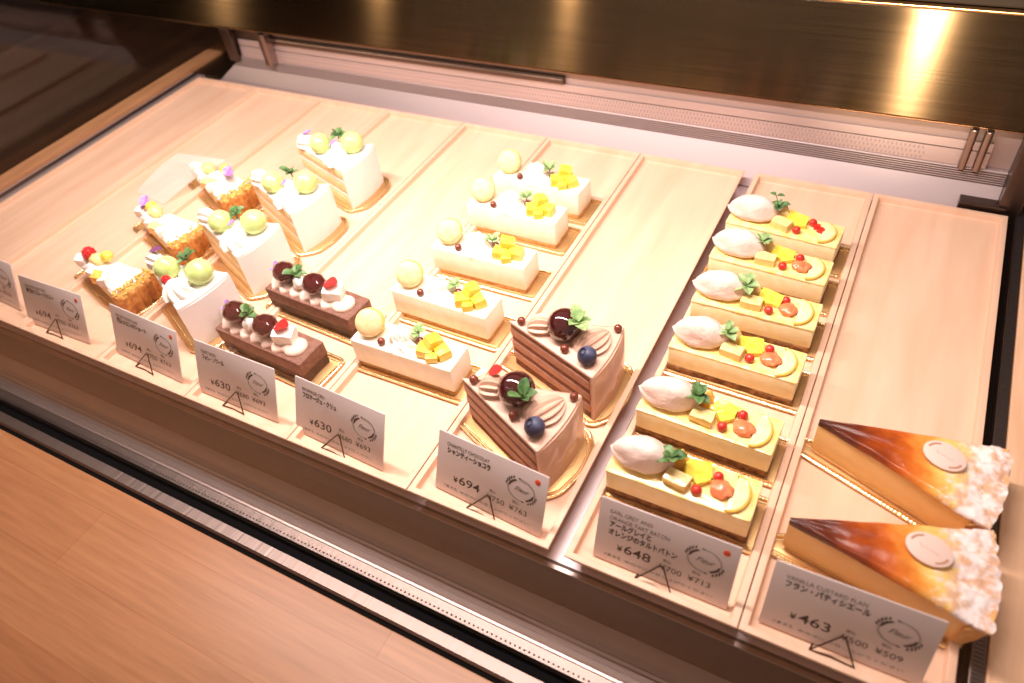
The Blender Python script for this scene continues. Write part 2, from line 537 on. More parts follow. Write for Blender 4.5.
def leaf(bm, c, L, Wd, az, lift, droop=0.5, teeth=4, thick=0.00035):
    """a serrated, folded leaf with real thickness starting at c and running out along azimuth az"""
    nu, nv = 13, 5
    def f(u, v, off):
        s = u
        w = Wd * (math.sin(PI * min(1, s * 0.94 + 0.06)) ** 0.75) * (1 + 0.12 * abs(((s * teeth * 2) % 2) - 1))
        x = L * s
        y = (v - 0.5) * w
        z = L * (math.tan(lift) * s - droop * s * s * 0.5) + abs(v - 0.5) * w * 0.45 + off
        return Vector((x, y, z))
    M = Matrix.Translation(c) @ Matrix.Rotation(az, 4, 'Z')
    t = bm_new()
    A = [[t.verts.new(f(i / (nu - 1), j / (nv - 1), thick)) for j in range(nv)] for i in range(nu)]
    B = [[t.verts.new(f(i / (nu - 1), j / (nv - 1), 0)) for j in range(nv)] for i in range(nu)]
    for i in range(nu - 1):
        for j in range(nv - 1):
            t.faces.new((A[i][j], A[i + 1][j], A[i + 1][j + 1], A[i][j + 1]))
            t.faces.new((B[i][j], B[i][j + 1], B[i + 1][j + 1], B[i + 1][j]))
    for i in range(nu - 1):
        t.faces.new((A[i][0], B[i][0], B[i + 1][0], A[i + 1][0]))
        t.faces.new((A[i][-1], A[i + 1][-1], B[i + 1][-1], B[i][-1]))
    bmesh.ops.transform(t, matrix=M, verts=t.verts)
    merge(bm, t)


def mint(c, size=0.009, n=4, seed=0, az0=None):
    rnd = random.Random(seed)
    bm = bm_new()
    a0 = rnd.uniform(0, 6.28) if az0 is None else az0
    for i in range(n):
        s = size * rnd.uniform(0.75, 1.1)
        leaf(bm, Vector(c), s, s * 0.72, a0 + i * 2 * PI / n + rnd.uniform(-.35, .35), rnd.uniform(0.35, 0.9), rnd.uniform(.4, 1.2))
    for i in range(2):
        s = size * 0.5
        leaf(bm, Vector(c) + Vector((0, 0, size * 0.15)), s, s * 0.7, a0 + 0.8 + i * PI, 1.0, 0.6)
    tube([Vector(c) + Vector((0, 0, -size * 0.35)), Vector(c) + Vector((0, 0, size * 0.2))], size * 0.07, bm, seg=6)
    return bm


def rosette(r, h, c, lobes=7, twist=1.4, spikes=0.22, tiers=1, bm=None):
    """piped star-nozzle swirl"""
    prof = []
    n = 22
    for k in range(n + 1):
        t = k / n
        rr = r * (math.cos(t * PI / 2) ** 0.72) * (1 + (0.13 * math.sin(t * tiers * 2 * PI) if tiers > 1 else 0))
        prof.append((max(rr, 0) if k < n else 0, h * t))
    t = lathe(prof, seg=lobes * 8, mod=lambda th, q: 1 + spikes * math.cos(lobes * th + twist * q * 4) * (1 - 0.35 * q))
    bmesh.ops.transform(t, matrix=Matrix.Translation(c), verts=t.verts)
    if bm is None:
        return t
    merge(bm, t)
    return bm


def shell_piped(L, Wd, H, c, az=0, ridges=7, bm=None):
    """a piped shell lying down: ribs fan from one end"""
    def f(u, v):
        th = v * 2 * PI
        s = u
        env = math.sin(PI * min(0.995, max(0.005, s)) ** 0.8) ** 0.6
        rib = 1 + 0.13 * math.cos(ridges * 2 * th)
        x = (s - 0.5) * L
        y = math.cos(th) * Wd / 2 * env * rib
        z = max(-0.0005, math.sin(th) * H * env * rib)
        return Vector((x, y, z))
    t = grid(f, 20, 84, wrap_v=True)
    bmesh.ops.transform(t, matrix=Matrix.Translation(c) @ Matrix.Rotation(az, 4, 'Z'), verts=t.verts)
    if bm is None:
        return t
    merge(bm, t)
    return bm


def quenelle(L, D, c, az=0, tilt=0):
    def f(u, v):
        th = v * 2 * PI
        s = -1 + 2 * u
        e = max(0.0, 1 - abs(s) ** 2.1) ** 0.72
        x = s * L / 2
        sharp = 1 + 0.10 * math.cos(3 * th + 0.6)
        j = 1 + 0.10 * noise.noise(Vector((s * 2.2, math.cos(th) * 1.6, math.sin(th) * 1.6 + c[1] * 900 + c[0] * 90))) + 0.035 * noise.noise(Vector((s * 9, math.cos(th) * 5, math.sin(th) * 5)))
        low = max(0.0, -math.sin(th))       # settles and spreads a little on the glaze
        return Vector((x - 0.002 * low, math.cos(th) * D / 2 * e * sharp * j * (1 + 0.10 * low), math.sin(th) * D / 2 * e * (sharp if low == 0 else 0.88) * j - 0.0022 * s * s))
    t = grid(f, 30, 36, wrap_v=True)
    bmesh.ops.remove_doubles(t, verts=t.verts, dist=1e-5)
    bmesh.ops.transform(t, matrix=Matrix.Translation(c) @ Matrix.Rotation(az, 4, 'Z') @ Matrix.Rotation(tilt, 4, 'Y'), verts=t.verts)
    return t


def raspberry(r, c):
    bm = bm_new()
    ball(r * 0.85, c, (1, 1, 1.05), sub=2, bm=bm)
    n = 46
    for i in range(n):
        z = 1 - 2 * (i + 0.5) / n
        a = i * 2.39996
        q = math.sqrt(max(0, 1 - z * z))
        ball(r * 0.27, (c[0] + q * math.cos(a) * r * 0.8, c[1] + q * math.sin(a) * r * 0.8, c[2] + z * r * 0.86), sub=1, bm=bm)
    return bm


def blueberry(r, c):
    prof = [(0, -r)]
    for k in range(1, 15):
        a = -PI / 2 + k * (PI * 0.93) / 15
        prof.append((r * math.cos(a), r * math.sin(a)))
    zt = prof[-1][1]
    prof += [(r * 0.40, zt + r * 0.02), (r * 0.36, zt + r * 0.10), (r * 0.30, zt + r * 0.02), (r * 0.22, zt - r * 0.12), (0, zt - r * 0.16)]
    t = lathe(prof, 30, mod=lambda th, q: 1 + (0.12 * math.cos(5 * th) if q > 0.8 and q < 0.93 else 0))
    bmesh.ops.transform(t, matrix=Matrix.Translation(c) @ Matrix.Rotation(-0.35, 4, 'Y') @ Matrix.Rotation(0.35, 4, 'X'), verts=t.verts)
    return t


def macaron(R, c, az, tilt):
    shell = bm_new()
    foot = bm_new()
    th_, gap = R * 0.42, R * 0.11
    for s in (-1, 1):
        prof = [(R * 0.95, 0), (R, R * 0.08)]
        for k in range(1, 9):
            a = k / 8 * PI / 2
            prof.append((R * math.cos(a) ** 0.8 if k < 8 else 0, R * 0.08 + th_ * math.sin(a)))
        t = lathe(prof, 36)
        bmesh.ops.transform(t, matrix=Matrix.Scale(s, 4, (0, 0, 1)) @ Matrix.Translation((0, 0, gap + R * .12)), verts=t.verts)
        merge(shell, t)
        t = lathe([(R * 0.9, 0), (R * 1.03, R * 0.03), (R * 1.03, R * 0.12), (R * .94, R * .16)], 48, mod=lambda th, q: 1 + 0.02 * math.sin(th * 17) * math.sin(th * 5))
        bmesh.ops.transform(t, matrix=Matrix.Scale(s, 4, (0, 0, 1)) @ Matrix.Translation((0, 0, gap * 0.9)), verts=t.verts)
        merge(foot, t)
    fill = lathe([(0, -gap), (R * 0.86, -gap), (R * 0.9, 0), (R * 0.86, gap), (0, gap)], 32)
    M = Matrix.Translation(c) @ Matrix.Rotation(az, 4, 'Z') @ Matrix.Rotation(tilt, 4, 'X')
    for b in (shell, foot, fill):
        bmesh.ops.transform(b, matrix=M, verts=b.verts)
    return shell, foot, fill


def petal(c, L, Wd, az, lift, bm=None, curl=0.6):
    bm = bm or bm_new()
    leaf(bm, Vector(c), L, Wd, az, lift, droop=-curl, teeth=0, thick=0.0004)
    return bm


# ------------------------------------------------------------------ gold cake boards
def board(parent, outline, scallop=0.0028, rim=0.0016):
    """gilt card tray: flat card with an embossed beaded rim"""
    b = slab(outline, 0.0002, 0.0013, 0.0004)
    o = obj('gold_board', b, gold_flat, parent)
    d = densify(outline, 0.0007)
    n = len(d)
    per = sum((Vector(d[i]) - Vector(d[i - 1])).length for i in range(n))
    beads = round(per / scallop)
    path = [(x, y, 0.0021) for x, y in d]
    r = tube(path, rim, closed=True, seg=8, mod=lambda i, nn: 0.86 + 0.2 * abs(math.sin(PI * beads * i / nn)))
    d2 = inset(d, 0.0034)
    tube([(x, y, 0.0013) for x, y in d2], rim * 0.55, r, closed=True, seg=6, mod=lambda i, nn: 0.8 + 0.3 * abs(math.sin(PI * beads * i / nn + 1)))
    obj('beaded_rim', r, gold, o)
    return o


def rect_board(parent, x0, x1, y0, y1, r=0.006):
    return board(parent, round_poly([(x0, y0), (x1, y0), (x1, y1), (x0, y1)], r, 6))


# ------------------------------------------------------------------ the cakes
def earl_grey_bar(loc, rz, label, v):
    rnd = random.Random(100 + v)
    J = lambda a: rnd.uniform(-a, a)
    t = thing('orange_tart_bar', label, 'cake', loc, rz, 'yellow glazed tart bars')
    rect_board(t, -0.0565, 0.0635, -0.0225, 0.0225)
    p = round_poly(rect(0.1025, 0.0335), 0.0012, 3)
    obj('tart_base', slab(p, 0.0014, 0.0085, 0.0008, jitter=0.0012, step=0.003, seed=v), tart_base, t)
    p = round_poly(rect(0.102, 0.0335), 0.0010, 3)
    obj('mousse_layer', slab(p, 0.0083, 0.0275, 0.0006), custard_mousse, t)
    p = round_poly(rect(0.1028, 0.0342), 0.0014, 4)
    obj('yellow_glaze', slab(p, 0.0272, 0.0297, 0.0010, jitter=0.0004, step=0.004, seed=v * 3), yellow_glaze, t)
    zt = 0.0295
    obj('cream_quenelle', quenelle(0.047 + J(.002), 0.0265, (-0.0295 + J(.001), 0.000 + J(.001), zt + 0.0100), 0.04 + J(.08), 0.05), quenelle_mat, t)
    if v == 5:
        b = mint((-0.009, 0.003, zt + 0.014), 0.0095, 3, 55)
        tube([(-0.010, 0.004, zt + 0.008), (-0.011, 0.006, zt + 0.019), (-0.014, 0.008, zt + 0.024)], 0.0004, b, seg=6)
        leaf(b, Vector((-0.014, 0.008, zt + 0.0235)), 0.007, 0.0045, 2.8, 0.2)
        leaf(b, Vector((-0.013, 0.008, zt + 0.0235)), 0.007, 0.0045, 0.2, 0.3)
    else:
        b = mint((-0.0095 + J(.001), 0.0010 + J(.001), zt + 0.0150), 0.0112, 5, 40 + v)
    obj('mint_sprig', b, leaf_mat if v < 2 or v == 5 else leaf_pale, t)
    # orange wedge standing behind, pineapple block in front, yellow jelly
    w = round_poly([(-.009, 0), (.009, 0), (0.001, .0155)], 0.0015, 3)
    q = slab(w, -0.0035, 0.0035, 0.001)
    bmesh.ops.transform(q, matrix=Matrix.Translation((-0.004, 0.006, zt + 0.0008)) @ Matrix.Rotation(0.2 + J(.2), 4, 'Z') @ Matrix.Rotation(PI / 2 - 0.25, 4, 'X'), verts=q.verts)
    obj('orange_segment', q, orange_fruit if v in (0, 1) else pine_fruit, t)
    obj('pineapple_piece', chunk(0.0180, 0.0105, 0.0095, (-0.002 + J(.001), -0.0065 + J(.001), zt + 0.0042), -0.15 + J(.2), (0.1, 0), v), pine_fruit, t)
    q = chunk(0.0200, 0.0125, 0.0055, (0.0095 + J(.001), 0.0055 + J(.001), zt + 0.004), 0.1 + J(.3), (0.35, 0.2), v + 9)
    chunk(0.012, 0.009, 0.005, (0.0125 + J(.001), 0.0015 + J(.001), zt + 0.0025), 0.6 + J(.3), (0.1, 0.1), v + 12, bm=q)
    obj('yellow_jelly', q, jelly_yellow, t)
    pos = [(0.0130, -0.0088), (0.0235, 0.0070)]
    for i, (px, py) in enumerate(pos):
        r = 0.0037
        obj('pink_peppercorn', ball(r, (px + J(.001), py + J(.001), zt + r * 0.9), jitter=0.05, seed=v + i, sub=3), pepper_red, t)
    if v == 5:
        obj('red_fruit_piece', chunk(0.006, 0.005, 0.004, (0.028, 0.0045, zt + 0.0022), 0.3, (0, 0), 3), petal_red, t)
        obj('red_fruit_piece', chunk(0.006, 0.005, 0.004, (0.0325, 0.0005, zt + 0.0022), -0.3, (0, 0), 5), petal_red, t)
    else:
        obj('grapefruit_piece', ball(0.0080, (0.0275 + J(.001), -0.0030 + J(.001), zt + 0.0030), (1, 0.85, 0.5), jitter=0.25, seed=v + 20), grape_fruit, t)
    # half-moon of candied peel
    R = 0.0150
    hm = [(R * math.sin(a) * 0.75, R * math.cos(a)) for a in [PI - k * PI / 14 for k in range(15)]]
    q = slab(hm, 0.0, 0.0028, 0.0007)
    bmesh.ops.transform(q, matrix=Matrix.Translation((0.0345, -0.001, zt - 0.0002)) @ Matrix.Rotation(J(.15), 4, 'Z'), verts=q.verts)
    o = obj('candied_slice', q, slice_fruit, t)
    q = tube([(0.0345 + R * math.sin(a) * 0.75, -0.001 + R * math.cos(a), zt + 0.0017) for a in [PI - k * PI / 20 for k in range(21)]], 0.0012, seg=8)
    obj('rind', q, slice_rim, o)
    return t


def macaron_bar(loc, rz, label, v):
    rnd = random.Random(300 + v)
    J = lambda a: rnd.uniform(-a, a)
    t = thing('cheese_cake_bar', label, 'cake', loc, rz, 'white cake bars with a pale yellow macaron')
    rect_board(t, -0.0565, 0.064, -0.0215, 0.0215)
    p = round_poly(rect(0.1025, 0.0305), 0.0015, 3)
    obj('biscuit_base', slab(p, 0.0014, 0.0062, 0.0008, jitter=0.0007, step=0.004, seed=v), biscuit, t)
    p = round_poly(rect(0.1030, 0.0312), 0.0014, 4)
    obj('mousse_body', slab(p, 0.006, 0.0325, 0.0011), mousse_white, t)
    zt = 0.0323
    sh, ft, fi = macaron(0.0123, (-0.0375 + J(.001), 0.001, zt + 0.0112), 0.42 + J(.15), 1.05 + J(.08))
    m = obj('macaron', sh, macaron_mat, t)
    obj('macaron_foot', ft, macaron_foot, m)
    obj('macaron_filling', fi, cream, m)
    b = rosette(0.0128, 0.0105, (-0.0045, -0.001, zt - 0.0004), 8, 0.7, 0.22)
    for k in range(10):
        a = k * 2.4
        q = 0.0080 * math.sqrt((k + 0.4) / 10)
        rosette(0.0036, 0.0085, (-0.0055 + q * math.cos(a), 0.0005 + q * math.sin(a), zt + 0.0080 - q * 0.35), 5, 0.3, 0.25, bm=b)
    obj('whipped_cream', b, cream, t)
    obj('mint_sprig', mint((0.0075 + J(.001), 0.0075 + J(.001), zt + 0.0065), 0.0090, 4, 60 + v), leaf_pale, t)
    for px, py in ((-0.0205, -0.0095), (0.0120, 0.0040)):
        obj('chocolate_pearl', ball(0.0036, (px + J(.0015), py + J(.0015), zt + 0.0032), sub=3), choc_pearl, t)
    b = chunk(0.0145, 0.0125, 0.010, (0.0225, -0.005, zt + 0.0042), 0.3 + J(.4), (0, 0.1), v)
    chunk(0.0145, 0.0120, 0.010, (0.0365, -0.001, zt + 0.0042), -0.3 + J(.4), (0.1, 0), v + 3, bm=b)
    chunk(0.0135, 0.0110, 0.011, (0.0285 + J(.003), 0.003 + J(.002), zt + 0.0105), 0.8 + J(.4), (0.2, 0.3), v + 5, bm=b)
    chunk(0.0100, 0.0080, 0.007, (0.0310, -0.0100, zt + 0.0032), 0.5, (0, 0), v + 7, bm=b)
    obj('mango_cubes', b, mango_fruit, t)
    return t


def wedge_pts(L, Wd, bulge=0.0, r=0.0010):
    """tip at (-L/2, 0), gently bowed wide end at +x, ccw"""
    p = round_poly([(-L / 2, 0), (L / 2 - bulge, -Wd / 2), (L / 2 - bulge, Wd / 2)], r, 3)
    p = densify(p, 0.005)
    out = []
    for x, y in p:
        f = max(0.0, min(1.0, (x + L / 2) / L)) ** 6
        out.append((x + bulge * f * (1 - (y / (Wd / 2)) ** 2), y))
    return out


def wedge_end(L, Wd, bulge, n=15):
    return [(L / 2 - bulge * (-1 + 2 * k / (n - 1)) ** 2, (-1 + 2 * k / (n - 1)) * Wd / 2) for k in range(n)]


def wedge_board(parent, L, Wd, pad=0.005, back=0.006):
    pts = [(-L / 2 - 0.011, -0.008), (L / 2 - 0.004, -Wd / 2 - pad - .001), (L / 2 + back, -Wd / 2 + 0.006), (L / 2 + back + 0.004, 0), (L / 2 + back, Wd / 2 - 0.006),
           (L / 2 - 0.004, Wd / 2 + pad + .001), (-L / 2 - 0.011, 0.008)]
    return board(parent, round_poly(pts, [0.006, 0.010, 0.02, 0.03, 0.02, 0.010, 0.006], 6))


def chocolate_wedge(loc, rz, label, v):
    t = thing('chocolate_cake_slice', label, 'cake', loc, rz, 'chocolate cream cake slices')
    L, Wd, H = 0.096, 0.061, 0.053
    wedge_board(t, L, Wd, 0.006, 0.008)
    pts = wedge_pts(L, Wd, 0.004)
    core = inset(pts, 0.0006)
    z = 0.0014
    lay = [('sponge_layer', 0.0080, cocoa_sponge), ('cream_filling', 0.0080, cocoa_cream), ('sponge_layer', 0.0056, cocoa_sponge), ('cream_filling', 0.0080, cocoa_cream),
           ('sponge_layer', 0.0056, cocoa_sponge), ('cream_filling', 0.0085, cocoa_cream), ('sponge_layer', 0.0046, cocoa_sponge)]
    for i, (nm, h, mm) in enumerate(lay):
        q = [(x * 0.965 - 0.0012, y * 0.985) for x, y in (core if mm is cocoa_sponge else pts)]
        obj(nm, slab(q, z, z + h, 0.0005, jitter=0.0006 if mm is cocoa_sponge else 0.0003, step=0.004, seed=i + v * 7), mm, t)
        z += h
    # frosting: the top, turned down over the wide end
    b = slab(pts, z - 0.0002, H, 0.0014)
    ends = wedge_end(L, Wd, 0.004)
    outl = [(x + 0.0002, y * 0.995) for x, y in ends] + [(x - 0.0042, y * 0.93) for x, y in reversed(ends)]
    loft(outl, [(0.0015, 0.0), (z + 0.001, 0.0)], b)
    obj('frosting', b, cocoa_frost, t)
    # clear film standing round the wide end
    e2 = wedge_end(L, Wd, 0.004)
    fo = [(x + 0.0014, y * 1.01) for x, y in e2] + [(x + 0.0008, y * 1.005) for x, y in reversed(e2)]
    fb = bm_new()
    def ff(u, vv):
        i = u * (len(e2) - 1); k = min(int(i), len(e2) - 2); q = i - k
        x = e2[k][0] * (1 - q) + e2[k + 1][0] * q; y = e2[k][1] * (1 - q) + e2[k + 1][1] * q
        rip = 0.0011 * noise.noise(Vector((y * 90, vv * 2.2, v)))
        return Vector((x + 0.0022 + rip, y * 1.012, 0.0015 + vv * (H - 0.003)))
    grid(ff, 40, 14, fb)
    obj('clear_film', fb, film_clear, t, recalc=False)
    zt = H - 0.0002
    # toppings, from the tip outwards
    obj('chocolate_pearl', ball(0.0036, (-0.034, 0.0005, zt + 0.0032)), choc_pearl, t)
    obj('piped_shell', shell_piped(0.027, 0.021, 0.0115, (-0.0150, 0.0025, zt - 0.0004), 0.35, 7), cocoa_frost, t)
    b = ball(0.0142, (0.0045, 0.0035, zt + 0.0108), (1, 1, 0.94), sub=4)
    obj('glazed_cherry', b, cherry_mat, t)
    tilt = (0.0155, -0.0035, zt + 0.0155) if v == 0 else (0.018, 0.002, zt + 0.0190)
    obj('mint_sprig', mint(tilt, 0.0115 if v == 0 else 0.0130, 5, 80 + v), leaf_mat if v == 0 else leaf_pale, t)
    obj('piped_shell', shell_piped(0.034, 0.030, 0.0095, (0.0285, 0.0045, zt - 0.0004), 1.2, 8), cocoa_frost, t)
    obj('chocolate_pearl', ball(0.0036, (0.0125, -0.0135, zt + 0.0032)), choc_pearl, t)
    obj('blueberry', blueberry(0.0077, (0.0335, -0.0165, zt + 0.0068)), blue_mat, t)
    obj('chocolate_pearl', ball(0.0034, (0.0415, 0.0235, zt + 0.0032)), choc_pearl, t)
    if v == 0:
        obj('red_petal', petal((-0.0225, 0.006, zt + 0.0105), 0.011, 0.009, 0.6, 0.3, curl=0.2), petal_red, t)
        q = petal((-0.0365, 0.0055, zt + 0.0010), 0.010, 0.008, 0.3, 0.5)
        obj('white_petal', q, cream, t)
    return t


def flan_slice(loc, rz, label, v, top):
    t = thing('custard_flan_slice', label, 'cake', loc, rz, 'custard flan slices')
    L, Wd, H = 0.117, 0.065, 0.0385
    board(t, round_poly([(-L / 2 - 0.011, -0.006), (L / 2 - 0.012, -Wd / 2 - 0.001), (L / 2 - 0.006, -Wd / 2 + 0.012), (L / 2 - 0.006, Wd / 2 - 0.012), (L / 2 - 0.012, Wd / 2 + 0.001), (-L / 2 - 0.011, 0.006)],
                        [0.005, 0.008, 0.02, 0.02, 0.008, 0.005], 6))
    # custard body: origin at the tip, x grows to the crust (materials use this frame)
    pts = [(0.0, -0.0006), (L * 0.9, -Wd / 2 * 0.9), (L * 0.92, 0), (L * 0.9, Wd / 2 * 0.9), (0.0, 0.0006)]
    pts = densify(pts, 0.006)
    off = Vector((-L / 2, 0, 0))
    dome = lambda x, y, z: (0.0012 * noise.noise(Vector((x * 40, y * 40, v))) + 0.002 * math.sin(min(1, max(0, x / L)) * PI)) if z > 0.02 else 0
    obj('custard', slab(pts, 0.0044, H - 0.0022, 0.0012, zfun=dome), flan_custard, t, loc=off)
    # crust: thin bottom and a tall flared wall at the wide end
    bt = slab([(0.002, -0.0015), (L * 0.93, -Wd / 2 * 0.93), (L * 0.95, 0), (L * 0.93, Wd / 2 * 0.93), (0.002, 0.0015)], 0.0014, 0.0048, 0.0006, jitter=0.0003, step=0.005)
    obj('bottom_crust', bt, crust_pale, t, loc=off)
    def wall(u, w):
        y = (-1 + 2 * u)
        prof = [(0.905, 0.0015), (0.945, 0.0015), (0.985, 0.022), (1.010, H - 0.003), (1.004, H - 0.0012), (0.985, H - 0.0022), (0.95, H - 0.0045), (0.91, H - 0.008)]
        k = w * (len(prof)); i = int(k) % len(prof)
        px, pz = prof[i]
        n1 = noise.noise(Vector((y * 5, pz * 60, v * 3.0)))
        wob = 0.0016 * n1
        if pz > 0.03:
            wob += 0.0018 * noise.noise(Vector((y * 6, v * 2.0, 1)))
        return Vector((L * px - 0.004 * y * y + wob, y * Wd / 2 * (0.90 + 0.14 * (pz / H)), pz + (0.0016 * noise.noise(Vector((y * 7, px * 20, v))) if pz > 0.02 else 0)))
    wb = grid(wall, 34, 8, wrap_v=True)
    # close both ends
    bm_edges = [e for e in wb.edges if e.is_boundary]
    bmesh.ops.holes_fill(wb, edges=bm_edges, sides=0)
    obj('crust_wall', wb, crust_pale, t, loc=off, angle=50)
    # caramelised skin draped over the custard and on to the crust
    def skin(u, w):
        x = u * L * 1.012
        half = (0.0012 + (Wd / 2 * 1.035) * min(1.0, (x / L)) ** 1.0)
        a = -1 + 2 * w
        edge = max(0, abs(a) - 0.86) / 0.14
        z = H - 0.0008 + 0.002 * math.sin(min(1, x / L) * PI) - 0.0026 * edge * edge * (1 if u < .9 else .5)
        z += 0.0016 * noise.noise(Vector((x * 60, a * 2.2, v * 2.0))) * (0.4 + u)
        z += 0.0042 * max(0, u - 0.66) * noise.noise(Vector((x * 230, a * 8, v)))
        z += 0.0020 * max(0, u - 0.70) * noise.noise(Vector((x * 600, a * 21, v + 5)))
        xx = x - 0.004 * a * a * u + (0.0022 * noise.noise(Vector((a * 5, v * 3.0, 2))) if u > 0.97 else 0)
        return Vector((xx, half * a, z))
    sk = bm_new()
    nu, nv = 110, 64
    A = [[sk.verts.new(skin(i / (nu - 1), j / (nv - 1))) for j in range(nv)] for i in range(nu)]
    B = [[sk.verts.new(skin(i / (nu - 1), j / (nv - 1)) - Vector((0, 0, 0.0022)) ) for j in range(nv)] for i in range(nu)]
    for i in range(nu - 1):
        for j in range(nv - 1):
            sk.faces.new((A[i][j], A[i + 1][j], A[i + 1][j + 1], A[i][j + 1]))
            sk.faces.new((B[i][j], B[i][j + 1], B[i + 1][j + 1], B[i + 1][j]))
    for i in range(nu - 1):
        sk.faces.new((A[i][0], B[i][0], B[i + 1][0], A[i + 1][0])); sk.faces.new((A[i][-1], A[i + 1][-1], B[i + 1][-1], B[i][-1]))
    for j in range(nv - 1):
        sk.faces.new((A[0][j], A[0][j + 1], B[0][j + 1], B[0][j])); sk.faces.new((A[-1][j], B[-1][j], B[-1][j + 1], A[-1][j + 1]))
    obj('caramelised_top', sk, top, t, loc=off, angle=60)
    # oval wafer plaque with a printed wreath
    R1, R2 = 0.0135, 0.0098
    ov = [(R1 * math.cos(a), R2 * math.sin(a)) for a in [2 * PI * k / 40 for k in range(40)]]
    M = Matrix.Translation((0.0205, 0.004, H + 0.0042)) @ Matrix.Rotation(-0.28 if v == 0 else -0.22, 4, 'Z') @ Matrix.Rotation(0.16, 4, 'X') @ Matrix.Rotation(0.05, 4, 'Y')
    pq = slab(ov, -0.0012, 0.0010, 0.0005)
    bmesh.ops.transform(pq, matrix=M, verts=pq.verts)
    po = obj('wafer_plaque', pq, plaque_mat, t)
    pr = bm_new()
    rnd = random.Random(4)
    for side in (2.6, 2.6 + PI):
        for k in range(6):
            a = side + (k - 2.5) * 0.16
            q = slab([(R1 * .8 * math.cos(a) + 0.0009 * math.cos(b_), R2 * .78 * math.sin(a) + 0.0007 * math.sin(b_)) for b_ in [2 * PI * i / 8 for i in range(8)]], 0.0010, 0.00115, 0.00002)
            merge(pr, q)
    tube([(-0.006 + 0.012 * i / 32, (0.0012 if i < 8 else 0.0005) * math.sin(i * 0.9) - 0.0001 * i / 4, 0.0010) for i in range(33)], 0.00012, pr, seg=5)
    bmesh.ops.transform(pr, matrix=M, verts=pr.verts)
    obj('printed_wreath', pr, print_brown, po)
    return t


def cherry_bar(loc, rz, label, v):
    t = thing('cherry_chocolate_bar', label, 'cake', loc, rz, 'chocolate cake bars with cherries')
    rect_board(t, -0.060, 0.0665, -0.0215, 0.0215)
    p = round_poly(rect(0.107, 0.0315), 0.0012, 3)
    obj('dark_layer', slab(p, 0.0014, 0.0135, 0.0008, jitter=0.001, step=0.004, seed=v), choc_body_dark, t)
    p = round_poly(rect(0.108, 0.0325), 0.0014, 3)
    obj('chocolate_body', slab(p, 0.0125, 0.0270, 0.0010, jitter=0.0005, step=0.005, seed=v + 3), choc_body, t)
    zt = 0.0268
    b = bm_new()
    def ribbon(u, w):
        x = -0.049 + 0.083 * u
        th = w * PI
        wav = math.sin(u * 6.2 * 2 * PI / 2 * 2)
        half = 0.0122 - 0.004 * max(0, abs(u - .5) - .44) / .06
        h = 0.0058 + 0.0012 * math.sin(u * 6.2 * 2 * PI + 1.2)
        return Vector((x, -0.0008 - half * math.cos(th) * (1 + 0.13 * math.sin(u * 39) + 0.04 * wav), zt - 0.0004 + h * (math.sin(th) ** 0.6)))
    grid(ribbon, 90, 15, b)
    bmesh.ops.holes_fill(b, edges=[e for e in b.edges if e.is_boundary], sides=0)
    ball(0.0108, (0.0365, -0.0012, zt + 0.0010), (1, 1.05, 0.5), sub=3, bm=b)
    ball(0.0085, (-0.0475, -0.0012, zt + 0.0010), (0.8, 1.05, 0.6), sub=3, bm=b)
    obj('piped_cream', b, pink_cream, t)
    ck = bm_new()
    rnd = random.Random(v + 8)
    for k in range(26):
        chunk(0.0035, 0.0008, 0.0022, (-0.030 + rnd.uniform(-.012, .04), 0.001 + rnd.uniform(-.006, .007), zt + 0.0068 + rnd.uniform(0, .002)), rnd.uniform(0, 3), (rnd.uniform(-.6, .6), rnd.uniform(-.6, .6)), k, bm=ck)
    obj('chocolate_shavings', ck, choc_body, t)
    for cx, cy in ((-0.0355, 0.0000), (0.0045, -0.001)):
        q = bm_new()
        prof = [(0.0116 * math.sin(a) * (1 - 0.06 * math.cos(a)), -0.0102 * math.cos(a) - (0.0022 if a > 2.9 else 0)) for a in [PI * i / 16 for i in range(17)]]
        prof[0] = (0, prof[0][1]); prof[-1] = (0, prof[-1][1])
        q = lathe(prof, 28, mod=lambda th, s: 1 + 0.03 * math.cos(th * 2) + 0.035 * math.cos(th * 7 + s * 3) * math.sin(s * PI))
        bmesh.ops.transform(q, matrix=Matrix.Translation((cx, cy, zt + 0.0138)) @ Matrix.Rotation(0.3, 4, 'Y'), verts=q.verts)
        obj('cherry', q, cherry_red, t)
    obj('cream_dab', ball(0.0070, (-0.0145, -0.002, zt + 0.0105), (1, 1, 1.1), jitter=0.2, seed=v), cream, t)
    obj('mint_sprig', mint((-0.0185, 0.0005, zt + 0.0165), 0.0118, 5, 90 + v), leaf_mat, t)
    obj('white_cube', chunk(0.0190, 0.0155, 0.012, (0.0255, 0.0005, zt + 0.0105), 0.4, (0.1, 0.1), v + 2), cream, t)
    obj('red_petal', petal((0.0175, -0.0005, zt + 0.0170), 0.015, 0.0125, 0.3, 0.2, curl=0.1), petal_red, t)
    b = petal((-0.0515, 0.004, zt + 0.006), 0.006, 0.005, 2.4, 0.9)
    petal((-0.0515, 0.004, zt + 0.006), 0.006, 0.005, 0.9, 0.9, b)
    petal((-0.0515, 0.003, zt + 0.006), 0.006, 0.005, 4.2, 0.7, b)
    obj('purple_petals', b, petal_purple, t)
    obj('cream_dab', ball(0.0045, (-0.0475, 0.003, zt + 0.006), (1, 1, 1.1), jitter=0.2, seed=v + 4), cream, t)
    return t


